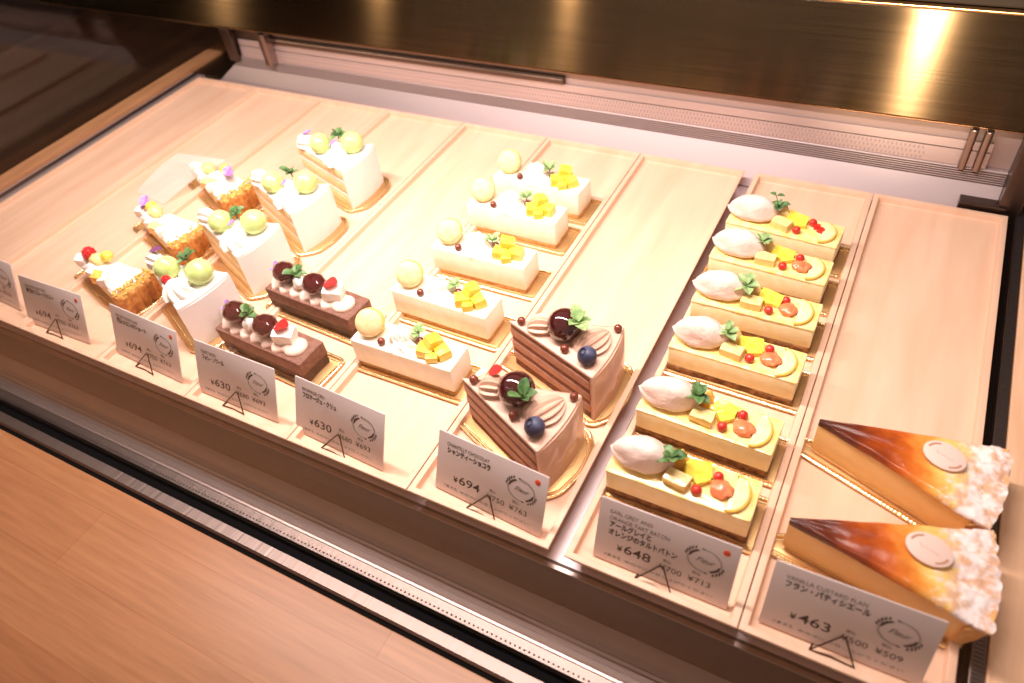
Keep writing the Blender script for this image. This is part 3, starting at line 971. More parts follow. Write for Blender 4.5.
def melon_slice(loc, rz, label, v):
    rnd = random.Random(500 + v)
    J = lambda a: rnd.uniform(-a, a)
    t = thing('melon_shortcake_slice', label, 'cake', loc, rz, 'white shortcake slices with melon balls')
    L, Wd, H = 0.099, 0.060, 0.052
    wedge_board(t, L, Wd, 0.006, 0.010)
    pts = wedge_pts(L, Wd, 0.004)
    sp = [(x * 0.965 - 0.0012, y * 0.975) for x, y in pts]
    z = 0.0014
    for nm, h, mm in (('sponge_layer', 0.0135, sponge_pale), ('cream_filling', 0.005, cream), ('sponge_layer', 0.0125, sponge_pale), ('cream_filling', 0.005, cream), ('sponge_layer', 0.0105, sponge_pale)):
        obj(nm, slab(sp, z, z + h, 0.0005, jitter=0.0004, step=0.004, seed=v), mm, t)
        z += h
    b = slab(pts, z - 0.0002, H, 0.0014)
    ends = wedge_end(L, Wd, 0.004)
    outl = [(x, y) for x, y in ends] + [(x - 0.0042, y * 0.94) for x, y in reversed(ends)]
    loft(outl, [(0.0015, 0), (z + 0.001, 0)], b)
    obj('frosting', b, white_frost, t)
    zt = H - 0.0002
    obj('melon_ball', ball(0.0120, (-0.003 + J(.001), -0.003 + J(.001), zt + 0.0098), (1, 1, .96), jitter=0.05, seed=v), melon_mat, t)
    obj('melon_ball', ball(0.0128, (0.0330 + J(.001), 0.0105 + J(.001), zt + 0.0104), (1, 1, .96), jitter=0.05, seed=v + 2), melon_mat, t)
    obj('piped_cream', rosette(0.0135, 0.0165, (0.0265, -0.0135, zt - 0.0004), 8, 1.6, 0.17), cream, t)
    b = shell_piped(0.034, 0.016, 0.0130, (-0.0275, 0.002, zt - 0.0004), 0.1, 6)
    rosette(0.008, 0.009, (0.008, 0.009, zt - 0.0004), 8, 1.6, 0.17, bm=b)
    obj('piped_cream', b, cream, t)
    if v == 0:
        obj('raspberry_piece', raspberry(0.0044, (0.0150, -0.0140, zt + 0.0110)), rasp_mat, t)
        obj('purple_petal', petal((-0.0365, 0.003, zt + 0.0125), 0.015, 0.008, 0.5, 0.15, curl=0.1), petal_dark, t)
    else:
        obj('purple_petal', petal((0.0125, -0.006, zt + 0.0110), 0.009, 0.008, 0.5, 0.3), petal_purple, t)
        if v == 3:
            obj('purple_petal', petal((-0.034, 0.003, zt + 0.0125), 0.012, 0.007, 0.2, 0.1), petal_purple, t)
    obj('mint_sprig', mint((0.009 + J(.001), 0.014 if v != 1 else .010, zt + 0.0125), 0.0110, 5, 20 + v), leaf_mat, t)
    return t


def fruit_tart(loc, rz, label, v):
    rnd = random.Random(700 + v)
    J = lambda a: rnd.uniform(-a, a)
    t = thing('fruit_tart_slice', label, 'cake', loc, rz, 'fruit tart slices')
    L, Wd, H = 0.108, 0.050, 0.026
    wedge_board(t, L, Wd, 0.004, 0.004)
    pts = wedge_pts(L * 0.94, Wd * 0.94, 0.003)
    obj('bottom_crust', slab(pts, 0.0014, 0.006, 0.0007, jitter=0.0004, step=0.004), crust_gold, t)
    q = [(x * 0.99, y * 0.985) for x, y in pts]
    obj('custard_filling', slab(q, 0.0056, H - 0.006, 0.0006, jitter=0.0003, step=0.004), sponge_pale, t)
    cp = densify(q, 0.004)
    obj('cream_topping', slab(cp, H - 0.0065, H, 0.0016, zfun=lambda x, y, z: 0.002 * noise.noise(Vector((x * 80, y * 80, v))) if z > H - .002 else 0), cream_pink, t)
    # fluted crust at the wide end
    def cw(u, w):
        a = -1 + 2 * u
        prof = [(0.0, 0.0015), (0.005, 0.0015), (0.0075, 0.012), (0.0095, H + 0.001), (0.0065, H + 0.0038), (0.001, H + 0.003), (-0.003, H - 0.002)]
        px, pz = prof[int(round(w * len(prof))) % len(prof)]
        fl = 0.0028 * abs(math.sin((a + 1) * 2.5 * PI)) if px > 0.0045 else 0
        y = a * (Wd / 2 * 0.96 + 0.06 * pz)
        return Vector((L / 2 * 0.90 + px - 0.003 * a * a + fl, y, pz + (0.0008 * noise.noise(Vector((y * 200, v, 0))) if pz > .02 else 0)))
    wb = grid(cw, 61, 7, wrap_v=True)
    bmesh.ops.holes_fill(wb, edges=[e for e in wb.edges if e.is_boundary], sides=0)
    obj('fluted_crust', wb, crust_gold, t, angle=50)
    nb = bm_new()
    for k in range(90):
        a = rnd.uniform(-.95, .95)
        chunk(0.0026, 0.002, 0.0018, (L / 2 * 0.90 + rnd.uniform(-0.006, 0.011) - .003 * a * a, a * Wd / 2 * .98, H + 0.0042 - abs(rnd.gauss(0, .0016))), rnd.uniform(0, 3), (rnd.uniform(-1, 1), 0), k, bm=nb)
    obj('chopped_nuts', nb, nut_mat, t)
    zt = H
    b = bm_new()
    def dome(u, w):
        x = -0.046 + 0.086 * u
        half = (0.0035 + (Wd / 2 - 0.007) * (x + L / 2) / L)
        th = w * PI
        h = (0.0088 + 0.0030 * math.sin(u * 21 + v) + 0.002 * noise.noise(Vector((u * 9, w * 4, v)))) * min(1, 6 * u + .1) * min(1, 6 * (1 - u) + .1)
        return Vector((x, -half * math.cos(th), zt - 0.0012 + h * math.sin(th) ** 0.6))
    grid(dome, 70, 19, b)
    bmesh.ops.holes_fill(b, edges=[e for e in b.edges if e.is_boundary], sides=0)
    obj('whipped_cream', b, cream, t)
    b = chunk(0.013, 0.011, 0.010, (-0.033, -0.001, zt + 0.0060), 0.3, (J(.2), J(.2)), v * 9)
    chunk(0.014, 0.010, 0.010, (-0.004, -0.009, zt + 0.0030), J(.6), (J(.2), J(.2)), v * 9 + 1, bm=b)
    chunk(0.012, 0.010, 0.009, (0.020, -0.013, zt + 0.0040), J(.8), (J(.2), J(.2)), v * 9 + 2, bm=b)
    obj('white_fruit_cubes', b, cream_pink, t)
    b = chunk(0.015, 0.012, 0.010, (0.009, -0.011, zt + 0.0042), 0.4, (0.1, 0.2), v + 40)
    obj('orange_cube', b, orange_fruit if v == 0 else pine_fruit, t)
    yx, yy = ((-0.002, 0.0105) if v == 0 else (-0.020, 0.006)) if v < 2 else (0.014, 0.012)
    obj('yellow_fruit', ball(0.0064, (yx, yy, zt + 0.0125), (1, 1, .9), jitter=0.1, seed=v), jelly_yellow if v == 2 else mango_fruit, t)
    obj('pale_fruit', ball(0.0078, (-0.012, 0.004, zt + 0.0095), (1.2, 1, .8), jitter=0.2, seed=v + 1), pine_fruit, t)
    if v == 0:
        obj('raspberry', raspberry(0.0070, (-0.0235, 0.0045, zt + 0.0135)), rasp_mat, t)
    else:
        c = (-0.034, 0.003, zt + 0.011) if v == 1 else (0.026, 0.004, zt + 0.012)
        b = petal(c, 0.014, 0.012, 0.2, 0.25, curl=0.1)
        petal(c, 0.012, 0.010, 1.9, 0.4, b, curl=0.1)
        obj('purple_petals', b, petal_purple, t)
    return t


# ------------------------------------------------------------------ wooden trays
def make_tray_mesh():
    bm = bm_new()
    o = rect(W - 0.0006, LEN, W / 2, LEN / 2)
    lv = [(-0.0205, 0.009), (-0.0195, 0.0078), (-0.0020, 0.0003), (-0.0008, 0.0), (-0.0001, 0.0004), (0.0, 0.0012), (0.0, 0.0042), (-0.0004, 0.0050), (-0.0052, 0.0062), (-0.0058, 0.0068), (FLOOR_Z, 0.0078)]
    return loft(o, lv, bm)


TRAY_LABELS = [
    'empty wooden tray at the far end beside the wooden rail',
    'empty wooden tray with the first cut-off price card',
    'wooden tray under the fruit tart slices',
    'wooden tray under the melon shortcake slices',
    'wooden tray under the two cherry chocolate bars',
    'wooden tray under the white bars with macarons',
    'wooden tray under the two chocolate cream cake slices',
    'wooden tray under the yellow glazed tart bars',
    'wooden tray under the two custard flan slices']
tray0 = obj('wooden_tray', make_tray_mesh(), tray_wood, angle=30)
tray_x = []
for i in range(9):
    o = tray0 if i == 0 else tray0.copy()
    if i:
        COL.objects.link(o)
    x = i * W + (GAP if i >= 7 else 0)
    tray_x.append(x)
    o.location = (x, 0, 0)
    tag(o, TRAY_LABELS[i], 'tray', 'wooden trays in the display case')

# ------------------------------------------------------------------ placing the cakes
top_m = flan_top()
EG = [(0.9085, 0.0785, 0.0), (0.9085, 0.1375, -0.03), (0.909, 0.2100, -0.02), (0.9085, 0.2700, 0.0), (0.9055, 0.3300, -0.04), (0.905, 0.3850, -0.06)]
EGL = ['yellow glazed tart bar nearest the price card, darkest green mint',
       'yellow glazed tart bar second from the price card',
       'yellow glazed tart bar third from the price card',
       'yellow glazed tart bar fourth from the price card, third from the grille',
       'yellow glazed tart bar next to last, second from the grille',
       'yellow glazed tart bar nearest the grille, with a long mint stem and red fruit']
for i, (x, y, r) in enumerate(EG):
    earl_grey_bar((x, y, FLOOR_Z), r, EGL[i], i)
MB = [(0.6535, 0.1130, 0.01), (0.6505, 0.1800, -0.02), (0.6515, 0.2500, 0.01), (0.6495, 0.3235, -0.01), (0.6510, 0.3790, -0.04)]
MBL = ['white bar with yellow macaron nearest the price card', 'white bar with yellow macaron second from the price card',
       'white bar with yellow macaron in the middle of its row of five', 'white bar with yellow macaron second from the grille',
       'white bar with yellow macaron nearest the grille']
for i, (x, y, r) in enumerate(MB):
    macaron_bar((x, y, FLOOR_Z), r, MBL[i], i)
chocolate_wedge((0.7750, 0.0770, FLOOR_Z), -0.12, 'chocolate cream cake slice behind the 694 yen card, with a red petal', 0)
chocolate_wedge((0.7800, 0.1510, FLOOR_Z), -0.03, 'chocolate cream cake slice without a petal, behind the one with red petal', 1)
flan_slice((1.0405, 0.0725, FLOOR_Z), 0.06, 'custard flan slice directly behind the 463 yen card', 0, top_m)
flan_slice((1.0405, 0.1505, FLOOR_Z), -0.10, 'custard flan slice behind the other flan, with its gold board edge in full view', 1, top_m)
cherry_bar((0.5215, 0.0775, FLOOR_Z), -0.065, 'chocolate bar with two cherries just behind its price card', 0)
cherry_bar((0.5280, 0.1400, FLOOR_Z), -0.06, 'chocolate bar with two cherries farther from the price card', 1)
ML = [((0.4025, 0.090), -0.15, 'white melon shortcake slice nearest the cards, with raspberry and dark purple petal'),
      ((0.3995, 0.167), -0.08, 'white melon shortcake slice with upright mint, second from the cards'),
      ((0.4045, 0.2435), -0.09, 'white melon shortcake slice third from the cards, beside a purple-petalled tart'),
      ((0.4055, 0.3250), -0.02, 'white melon shortcake slice farthest back, its sponge side open to view')]
for i, (p, r, l) in enumerate(ML):
    melon_slice((p[0], p[1], FLOOR_Z), r, l, i)
FT = [((0.2890, 0.0855), -0.06, 'fruit tart slice with a raspberry, nearest the price cards'),
      ((0.2820, 0.1710), -0.13, 'fruit tart slice in the middle of the three tarts'),
      ((0.2760, 0.2600), -0.22, 'fruit tart slice farthest back, with yellow fruit and purple petals')]
for i, (p, r, l) in enumerate(FT):
    fruit_tart((p[0], p[1], FLOOR_Z), r, l, i)

# a pale translucent sheet leaning between the tarts
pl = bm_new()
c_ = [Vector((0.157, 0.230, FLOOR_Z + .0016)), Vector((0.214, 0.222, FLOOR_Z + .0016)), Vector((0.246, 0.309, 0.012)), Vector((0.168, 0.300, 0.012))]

# ------------------------------------------------------------------ price cards
dg = None


def text_bm(s, size, align='LEFT', offset=0.0, shear=0.0, space=1.0, extrude=0.00004):
    cu = bpy.data.curves.new('t', 'FONT')
    cu.body = s; cu.size = size; cu.align_x = align; cu.offset = offset; cu.shear = shear
    cu.space_character = space; cu.extrude = extrude; cu.resolution_u = 3
    o = bpy.data.objects.new('t', cu)
    COL.objects.link(o)
    bpy.context.view_layer.update()
    d = bpy.context.evaluated_depsgraph_get()
    me = bpy.data.meshes.new_from_object(o.evaluated_get(d))
    bm = bm_new(); bm.from_mesh(me)
    bpy.data.meshes.remove(me)
    bpy.data.objects.remove(o); bpy.data.curves.remove(cu)
    return bm


CW, CH, CT = 0.093, 0.0518, 0.0010


def put_text(dst, s, x, y, size, width=None, **k):
    b = text_bm(s, size, **k)
    if width and len(b.verts):
        xs = [v.co.x for v in b.verts]
        w = max(xs) - min(xs)
        if w > 1e-6:
            for v in b.verts:
                v.co.x = (v.co.x - min(xs)) * width / w + (min(xs) if k.get('align') == 'RIGHT' else 0)
    merge(dst, b, Matrix.Translation((x, y, CT / 2 + 0.00006)))


def wreath():
    """the round leafy mark printed on every card"""
    b = bm_new(); g = bm_new()
    R1, R2, z = 0.0112, 0.0092, CT / 2 + 0.00010
    for a0, a1 in ((-0.15, 1.75), (PI - 0.15, PI + 1.75)):
        for rr in (1.0, 0.94):
            tube([(R1 * rr * math.cos(a0 + (a1 - a0) * i / 24), R2 * rr * math.sin(a0 + (a1 - a0) * i / 24), z) for i in range(25)], 0.00016, g, seg=5)
    for side, sgn in ((2.55, 1), (2.55 + PI, 1)):
        for k in range(5):
            a = side + (k - 2) * 0.20
            for s in (0.88, 1.13):
                cx, cy = R1 * s * math.cos(a), R2 * s * math.sin(a)
                tl = a + PI / 2 + (0.7 if s > 1 else -0.7)
                ll, ww = 0.0016 * (1.2 - abs(k - 2) * 0.2), 0.00062
                pts = [(cx + ll * math.cos(q) * math.cos(tl) - ww * math.sin(q) * math.sin(tl), cy + ll * math.cos(q) * math.sin(tl) + ww * math.sin(q) * math.cos(tl)) for q in [2 * PI * i / 10 for i in range(10)]]
                merge(b, loft(pts, [(z - 0.00004, 0), (z + 0.00002, 0)]))
    for a in (1.75, 1.75 + PI):
        cx, cy = R1 * math.cos(a), R2 * math.sin(a)
        pts = [(cx + 0.0013 * math.cos(q), cy + 0.0006 * math.sin(q)) for q in [2 * PI * i / 10 for i in range(10)]]
        merge(b, loft(pts, [(z - 0.00004, 0), (z + 0.00002, 0)]))
    t = text_bm('Fleur', 0.0056, 'CENTER', shear=0.45)
    merge(b, t, Matrix.Translation((0, -0.0016, CT / 2 + 0.00006)))
    return b, g


def price_card(x, y, rz, lean, en, jp, prices, label, dot=None, csize=(CW, CH)):
    t = thing('price_card', label, 'price card', (x, y, FLOOR_Z), rz, 'white price cards on wire stands')
    rot = (math.radians(90) - math.atan(lean), 0, 0)
    lift = Vector((0, 0.0004, 0.0012))
    cb = slab(round_poly([(-CW / 2, 0), (CW / 2, 0), (CW / 2, CH), (-CW / 2, CH)], 0.0008, 2), -CT / 2, CT / 2, 0.00015)
    c = obj('card', cb, card_mat, t, loc=lift, rot=rot, angle=30)
    b = bm_new()
    yl = 0.0415
    for s, w in en:
        put_text(b, s, -0.0385, yl, 0.0044, w, space=1.0)
        yl -= 0.0052
    yl -= 0.0004
    for s, w in jp:
        put_text(b, s, -0.038, yl, 0.0055, w, offset=0.00024)
        yl -= 0.0064
    obj('name_lettering', b, ink, c, angle=30)
    b = bm_new()
    p1, p2, p3 = prices
    put_text(b, '\u00a5', -0.0305, 0.0125, 0.0066, offset=0.0001)
    put_text(b, p1, -0.0255, 0.0125, 0.0100, 0.0185, offset=0.00008)
    put_text(b, '\u00a5' + p2, -0.0005, 0.0115, 0.0064, 0.0150)
    put_text(b, '\u00a5' + p3, 0.0185, 0.0115, 0.0064, 0.0150)
    put_text(b, '\u7a0e\u8fbc', 0.001, 0.0185, 0.0028)
    put_text(b, '\u7a0e\u8fbc', 0.0205, 0.0185, 0.0028)
    obj('price_lettering', b, ink, c, angle=30)
    b = bm_new()
    put_text(b, '\u5c0f\u9ea6 \u5375 \u4e73', -0.039, 0.0048, 0.0029, 0.0125)
    put_text(b, '\u672c\u65e5\u4e2d\u306b\u304a\u53ec\u3057\u4e0a\u304c\u308a\u304f\u3060\u3055\u3044', -0.024, 0.0048, 0.0026, 0.060)
    obj('small_print', b, ink_grey, c, angle=30)
    wb, wg = wreath()
    bmesh.ops.transform(wb, matrix=Matrix.Translation((0.0265, 0.0315, 0)), verts=wb.verts)
    bmesh.ops.transform(wg, matrix=Matrix.Translation((0.0265, 0.0315, 0)), verts=wg.verts)
    lg = obj('round_emblem', wb, ink, c, angle=30)
    obj('emblem_ring', wg, ink_grey, lg, angle=30)
    if dot:
        d = slab([(0.0385 + 0.0023 * math.cos(q), 0.0440 + 0.0023 * math.sin(q)) for q in [2 * PI * i / 20 for i in range(20)]], CT / 2, CT / 2 + 0.0001, 0.00002)
        obj('red_sticker', d, dot_red, c, angle=30)
    # bent wire easel: an A in front, a foot bar and a leg behind
    co, si = math.cos(math.atan(lean)), math.sin(math.atan(lean))
    h = 0.0165
    ay = h * si - 0.0010
    w = tube([(-0.0145, -0.0045, 0.0006), (0.0000, ay - 0.0006, h * co), (0.0022, ay - 0.0006, h * co * 0.99), (0.0115, -0.0052, 0.0006)], 0.00055, seg=8)
    tube([(-0.0145, -0.0045, 0.0006), (-0.002, -0.0036, 0.0006), (0.0105, -0.0045, 0.0006)], 0.00055, w, seg=8)
    tube([(-0.0145, -0.0045, 0.0006), (-0.012, 0.006, 0.0006), (-0.004, 0.026, 0.0006), (-0.001, 0.0245, 0.012), (0.0, h * 2 * si + 0.0042, h * 2 * co)], 0.00055, w, seg=8)
    obj('wire_stand', w, wire_mat, t)
    return t


CARDS = [
    (0.166, 0.0230, -0.05, .40, [('MELON ROLL', .024)], [('メロンロール', .033)], ('694', '750', '763'), 'white price card cut off by the picture edge, first of the row', None),
    (0.284, 0.0140, 0.03, .40, [('SEASONAL FRUIT TART', .032)], [('季節のフルーツタルト', .042)], ('694', '750', '763'), 'white price card in front of the fruit tarts, blurred red sticker, second of the row', 1),
    (0.4145, 0.0160, -0.04, .40, [('MELON SHORTCAKE', .031)], [('国産メロンのショート', .042)], ('694', '750', '763'), 'white price card in front of the melon shortcakes, with a red sticker', 1),
    (0.5310, 0.0135, 0.0, .40, [('FORET NOIRE', .018)], [('フォレ・ノワール', .026)], ('630', '680', '693'), 'white 630 yen price card in front of the cherry chocolate bars', None),
    (0.6440, 0.0115, -0.05, .43, [('FROMAGE CRU', .024)], [('フロマージュ・クリュ', .036)], ('630', '680', '693'), 'white 630 yen price card in front of the white macaron bars', None),
    (0.7830, 0.0110, -0.065, .43, [('CHANTILLY CHOCOLAT', .037)], [('シャンティーショコラ', .038)], ('694', '750', '763'), 'white 694 yen price card in front of the chocolate cake slices', 1),
    (0.9150, 0.0110, 0.0, .37, [('EARL GREY AND', .029), ('ORANGE TART BATON', .041)], [('アールグレイと', .029), ('オレンジのタルトバトン', .0475)], ('648', '700', '713'), 'white 648 yen price card with four lines of name, before the yellow bars', 1),
    (1.0280, 0.0125, 0.01, .37, [('VANILLA CUSTARD FLAN', .0455)], [('フラン・パティシエール', .048)], ('463', '500', '509'), 'white 463 yen price card in front of the custard flans', None),
]
for a in CARDS:
    price_card(*a)

# the pale translucent sheet
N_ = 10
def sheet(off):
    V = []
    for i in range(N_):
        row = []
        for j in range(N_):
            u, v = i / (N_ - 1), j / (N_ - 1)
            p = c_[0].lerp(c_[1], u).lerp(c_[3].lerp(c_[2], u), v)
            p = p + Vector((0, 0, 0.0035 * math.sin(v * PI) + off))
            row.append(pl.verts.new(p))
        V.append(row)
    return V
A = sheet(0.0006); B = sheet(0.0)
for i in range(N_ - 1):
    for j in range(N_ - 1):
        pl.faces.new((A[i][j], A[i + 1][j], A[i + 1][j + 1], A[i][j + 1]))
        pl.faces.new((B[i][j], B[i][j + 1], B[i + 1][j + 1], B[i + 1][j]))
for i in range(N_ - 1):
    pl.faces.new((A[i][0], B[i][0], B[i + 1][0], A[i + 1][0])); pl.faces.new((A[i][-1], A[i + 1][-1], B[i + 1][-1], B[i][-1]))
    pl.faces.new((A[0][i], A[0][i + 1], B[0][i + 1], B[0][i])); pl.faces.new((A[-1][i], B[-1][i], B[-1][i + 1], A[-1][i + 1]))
tag(obj('translucent_sheet', pl, translucent_mat), 'pale translucent sheet leaning between the middle and farthest fruit tarts', 'plastic sheet')

# ------------------------------------------------------------------ the display case
case = thing('display_case', 'glass and steel refrigerated display case holding the wooden trays', 'display case', (0.55, 0.25, -0.0222))
CO = Vector((-0.55, -0.25, 0.0222))     # children are written in world coordinates


def cpart(name, bm, m, parent=case, **k):
    k.setdefault('angle', 12)
    o = obj(name, bm, m, parent, **k)
    if parent is case:
        o.location = CO
    return o


X0, X1 = -0.060, 1.133
cpart('deck', box(X0, X1, -0.0012, 0.512, -0.0262, -0.0222), steel_lilac)
# lip below the deck edge
b = box(X0, X1, -0.0016, 0.004, -0.082, -0.0218, 0.0004)
cpart('front_lip', b, lip_dark)
cpart('lip_edge', box(X0, X1, -0.0022, 0.0014, -0.0226, -0.0214, 0.0003), steel)
# ledge below, folded up towards the glass
def profile_x(prof, x0, x1, bm=None):
    """sweep a closed (y, z) profile along x"""
    bm = bm or bm_new()
    a = [bm.verts.new((x0, y, z)) for y, z in prof]; c = [bm.verts.new((x1, y, z)) for y, z in prof]
    n = len(prof)
    for i in range(n):
        bm.faces.new((a[i], a[(i + 1) % n], c[(i + 1) % n], c[i]))
    bm.faces.new(list(reversed(a))); bm.faces.new(c)
    return bm
cpart('front_ledge', profile_x([(0.004, -0.081), (-0.0195, -0.081), (-0.0205, -0.0802), (-0.0225, -0.0815), (-0.0245, -0.0805), (-0.0268, -0.0818), (-0.029, -0.0806), (-0.0315, -0.0818), (-0.0345, -0.080), (-0.0365, -0.080), (-0.0365, -0.088), (0.004, -0.088)], X0, X1), ledge_steel)
vs = cpart('vent_strip', box(X0, X1, -0.0475, -0.0372, -0.0815, -0.0785, 0.0006), rail_metal)
hb = bm_new()
nh = 300
for i in range(nh):
    x = X0 + 0.004 + (X1 - X0 - 0.008) * i / (nh - 1)
    for yy in (-0.0445,):
        q = [(x + 0.0009 * math.cos(a), yy + 0.0009 * math.sin(a)) for a in [2 * PI * k / 6 for k in range(6)]]
        loft(q, [(-0.0788, 0), (-0.0784, 0)], hb)
cpart('vent_holes', hb, hole_mat, vs)
cpart('glass_channel', box(X0, X1, -0.0660, -0.0475, -0.098, -0.0865), black_gap)
cpart('channel_wall', box(X0, X1, -0.0665, -0.0655, -0.0900, -0.0570), black_gap)
cpart('front_rail', profile_x([(-0.0655, -0.056), (-0.0745, -0.0550), (-0.0765, -0.0565), (-0.0775, -0.060), (-0.0655, -0.060)], X0 - 0.03, X1 + 0.02), rail_metal)
cpart('rail_gasket', box(X0 - 0.03, X1 + 0.02, -0.0815, -0.0765, -0.075, -0.0580), black_gap)
cpart('front_glass', box(X0, X1, -0.0585, -0.0535, -0.090, 0.56), glass_front)
# left: metal edge, oak rail, glass
cpart('left_edge', box(-0.031, -0.0012, -0.03, 0.511, -0.030, -0.0035, 0.0012), steel_lilac)
cpart('left_edge_trim', box(-0.0195, -0.0150, -0.03, 0.511, -0.0030, -0.0006, 0.0006), steel_dark)
cpart('oak_rail', box(-0.0600, -0.0320, -0.05, 0.74, -0.030, 0.0015, 0.001), rail_wood)
cpart('left_glass', box(-0.0660, -0.0610, -0.06, 0.74, -0.09, 0.56), glass_side)
# right: dark gap, perforated strip, glass
cpart('right_edge', box(1.0925, 1.0975, -0.03, 0.52, -0.030, -0.012), black_gap)
rs = cpart('right_vent_strip', box(1.0978, 1.1062, -0.03, 0.56, -0.030, -0.0035, 0.0008), steel_dark)
hb = bm_new()
for i in range(200):
    y = -0.02 + 0.55 * i / 199
    loft(rect(0.0055, 0.0012, 1.102, y), [(-0.0038, 0), (-0.0033, 0)], hb)
cpart('vent_slots', hb, hole_mat, rs)
cpart('right_oak_rail', box(1.1066, 1.1330, -0.05, 0.60, -0.030, -0.0020, 0.001), mat('pale_oak_rail', rgb(216, 172, 136), 0.45, col2=rgb(226, 184, 150), vscale=40, stretch=(4, 0.4, 4)))
cpart('right_glass', box(1.1338, 1.1388, -0.06, 0.60, -0.09, 0.56), glass_side)
# back: plain apron, ribs, perforated outlet, grey strip, overhanging bronze panel
XB0, XB1 = 0.080, 1.0800
def back_left(z):       # the grille ends on a slanted joint at the left
    return 0.012 + 0.066 * max(0.0, min(1.0, (z + 0.0215) / 0.050))
prof = [(0.502, -0.0215), (0.5035, -0.0190), (0.5225, 0.0145)]
ribs = 6
for k in range(ribs):
    y0 = 0.5228 + 0.0040 * k / ribs; z0 = 0.0150 + 0.0122 * k / ribs
    prof += [(y0 + 0.0055, z0), (y0 + 0.0055, z0 + 0.0009), (y0 - 0.0004, z0 + 0.0011), (y0 - 0.0002, z0 + 0.00195)]
prof += [(0.5272, 0.0280), (0.5310, 0.0282), (0.5310, -0.0215)]
bg = profile_x(prof, 0.0, XB1)
for v in bg.verts:
    if v.co.x < 0.5:
        v.co.x = back_left(v.co.z)
cpart('back_grille', bg, steel_lilac, angle=25)
def up(x, s):       # point on the outlet face
    return Vector((x, 0.5272 + 0.0030 * s, 0.0286 + 0.0252 * s))
nrm = Vector((0, -0.993, 0.118)); uyv = Vector((0, 0.118, 0.993))
def plate(x0, x1, s0, s1, th):
    q = bm_new()
    c8 = [up(x0, s0), up(x1, s0), up(x1, s1), up(x0, s1)]
    lo = [q.verts.new(p) for p in c8]; hi = [q.verts.new(p + nrm * th) for p in c8]
    q.faces.new(lo[::-1]); q.faces.new(hi)
    for i in range(4):
        q.faces.new((lo[i], lo[(i + 1) % 4], hi[(i + 1) % 4], hi[i]))
    return q
oo = cpart('air_outlet', plate(XB0, 1.06, 0.0, 0.62, 0.0010), steel_lilac)
cpart('outlet_top_plate', plate(XB0, 1.06, 0.66, 1.0, 0.0010), steel_lilac)
hb = bm_new()
for r in range(3):
    s = 0.10 + 0.20 * r
    for i in range(230):
        x = XB0 + 0.006 + (1.0 - XB0) * (i + (0.5 if r % 2 else 0)) / 230
        c = up(x, s) + nrm * 0.0011
        vs_ = [hb.verts.new(c + Vector((0.0010 * math.cos(a), 0, 0)) + uyv * (0.0016 * math.sin(a))) for a in [2 * PI * k / 6 for k in range(6)]]
        hb.faces.new(vs_)
hole_grey = mat('outlet_hole', rgb(168, 146, 146), 0.8)
cpart('outlet_holes', hb, hole_grey, oo, recalc=False)
cpart('back_strip', box(0.1505, 1.10, 0.5316, 0.5360, -0.02, 0.0900), mat('grey_back_strip', rgb(176, 154, 148), 0.5, 0.3))
tr = cpart('sliding_door_track', box(0.150, 0.612, 0.5256, 0.5312, 0.0548, 0.0640, 0.0010), steel_dark)
cpart('track_rail', tube([(0.150, 0.5250, 0.0615), (0.610, 0.5250, 0.0615)], 0.0011, seg=8), steel)
pb = box(-0.36, 1.40, 0.5250, 0.68, 0.0718, 0.1668, 0.0010)
for v in pb.verts:      # the panel leans back a little
    v.co.y += (v.co.z - 0.0718) * 0.21
cpart('upper_panel', pb, panel_mat)
cpart('panel_top_edge', box(-0.36, 1.40, 0.5440, 0.552, 0.1669, 0.1690, 0.0006), mat('panel_edge', rgb(200, 160, 112), 0.25, 1.0))
cpart('panel_foot_edge', box(-0.36, 1.40, 0.5240, 0.531, 0.0704, 0.0717, 0.0005), mat('panel_foot', rgb(150, 112, 84), 0.3, 1.0))
cpart('upper_shelf', box(-0.36, 1.40, 0.552, 0.72, 0.1692, 0.31, 0.002), shelf_dark)
# corner posts
for x0, x1, y0, y1, z0, zz, m in ((0.058, 0.076, 0.520, 0.531, 0.022, 0.0715, steel_dark), (0.136, 0.143, 0.516, 0.5268, 0.026, 0.0715, steel_dark), (0.144, 0.151, 0.514, 0.5268, 0.026, 0.0715, steel)):
    cpart('corner_post', box(x0, x1, y0, y1, z0, zz, 0.001), m)
for x0, x1 in ((1.036, 1.043), (1.0485, 1.0555)):
    p_ = round_poly([(x0, 0.517), (x1, 0.517), (x1, 0.5268), (x0, 0.5268)], 0.003, 4)
    cpart('corner_post', slab(p_, 0.0285, 0.0715, 0.001), steel)
cpart('corner_post', box(1.0805, 1.100, 0.505, 0.540, -0.02, 0.0715, 0.001), steel_dark)
cpart('corner_block', box(1.047, 1.088, 0.502, 0.516, -0.02, 0.004, 0.0008), steel_dark)
cpart('left_corner_plate', box(-0.031, 0.0575, 0.512, 0.600, -0.030, -0.004, 0.001), steel_dark)
cpart('back_filler', box(0.0765, 0.150, 0.5316, 0.5360, -0.02, 0.0715), steel_dark)

# ------------------------------------------------------------------ counter in front, room beyond
ct = box(-0.9, 2.0, -0.80, -0.0818, -0.0850, -0.0500, 0.0015)
o = obj('oak_counter', ct, wood_counter())
tag(o, 'oak stave counter top running along the front of the display case', 'counter')
flo = obj('floor', box(-6, 6, -5, 6, -1.02, -0.98), floor_mat()); flo['kind'] = 'structure'
wl = obj('wall_left', box(-3.6, -3.5, -5, 6, -0.98, 2.2), mat('dark_wall', rgb(52, 40, 34), 0.7)); wl['kind'] = 'structure'
wb_ = obj('wall_back', box(-3.5, 6, 3.0, 3.1, -0.98, 2.2), MATS['dark_wall']); wb_['kind'] = 'structure'

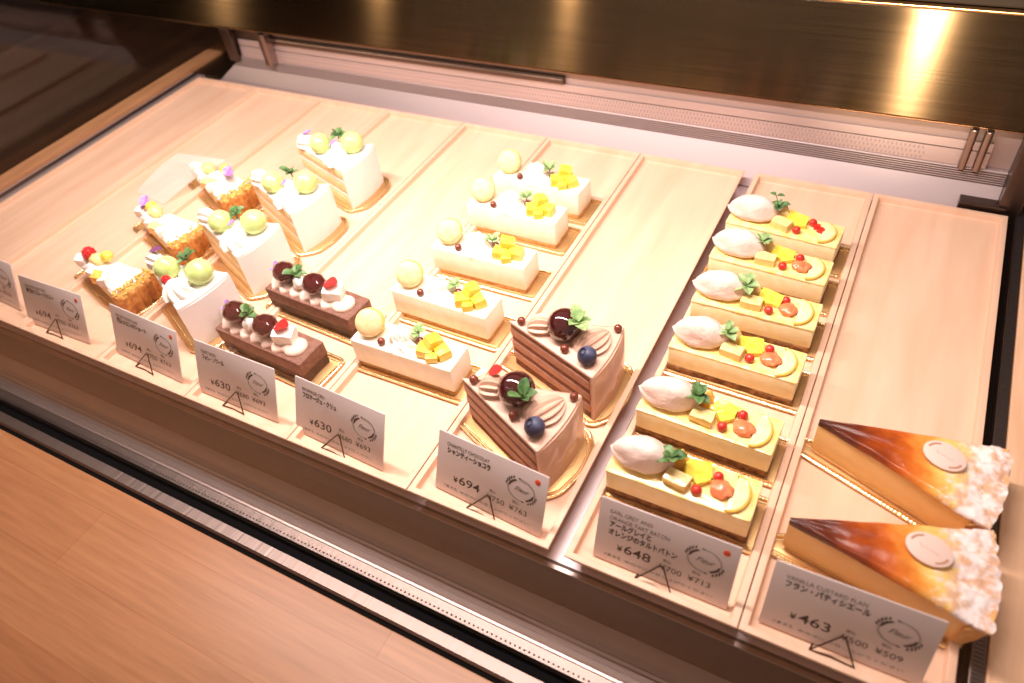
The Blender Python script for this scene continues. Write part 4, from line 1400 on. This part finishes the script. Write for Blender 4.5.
# ------------------------------------------------------------------ light
def area(name, loc, size, size_y, power, col, target=None, rot=None):
    l = bpy.data.lights.new(name, 'AREA'); l.shape = 'RECTANGLE'; l.size = size; l.size_y = size_y
    l.energy = power; l.color = col
    o = bpy.data.objects.new(name, l); COL.objects.link(o); o.location = loc
    if target is not None:
        o.rotation_euler = (Vector(target) - Vector(loc)).to_track_quat('-Z', 'Y').to_euler()
    else:
        o.rotation_euler = rot or (0, 0, 0)
    return o


led = area('case_led_tube', (0.56, 0.17, 0.52), 0.80, 0.03, 7.1, (1.0, 0.862, 0.81), target=(0.56, 0.24, 0))
led.data.spread = math.radians(140)
for px, p, col in ((0.977, 135, (1.0, 0.80, 0.55)), (0.636, 14, (1.0, 0.74, 0.46)), (0.390, 14, (1.0, 0.74, 0.46)), (0.132, 26, (1.0, 0.74, 0.46))):  # unseen stand-ins for the ceiling lights, set low and narrow to streak the panel
    x = px + (px - 0.98) * 2.47
    l = bpy.data.lights.new('streak_spot', 'SPOT'); l.energy = p; l.color = col; l.shadow_soft_size = 0.03
    l.spot_size = math.radians(7); l.spot_blend = 0.5
    o = bpy.data.objects.new('streak_spot', l); COL.objects.link(o); o.location = (x, -1.3, 0.50)
    o.rotation_euler = (Vector((px, 0.525, 0.135)) - Vector((x, -1.3, 0.50))).to_track_quat('-Z', 'Y').to_euler()

w = bpy.data.worlds.new('room'); sc.world = w; w.use_nodes = True
w.node_tree.nodes['Background'].inputs[0].default_value = (1.0, 0.77, 0.62, 1)
w.node_tree.nodes['Background'].inputs[1].default_value = 0.42

# ------------------------------------------------------------------ camera
cam = bpy.data.cameras.new('camera'); co = bpy.data.objects.new('camera', cam); COL.objects.link(co)
co.location = (0.97949, -0.21397, 0.46339)
co.rotation_euler = (0.7785, 0.1062, 0.4834)
cam.sensor_width = 36; cam.lens = 731.7872 / 1024 * 36; cam.clip_start = 0.01
cam.dof.use_dof = True; cam.dof.focus_distance = 0.62; cam.dof.aperture_fstop = 5.0
sc.camera = co
vs = sc.view_settings
sc.display_settings.display_device = 'sRGB'
vs.view_transform = 'Standard'; vs.look = 'None'; vs.gamma = 1.0; vs.use_curve_mapping = False; vs.exposure = 0.0
sc.cycles.use_denoising = True
sc.cycles.max_bounces = 8; sc.cycles.transparent_max_bounces = 16
sc.cycles.sample_clamp_indirect = 6
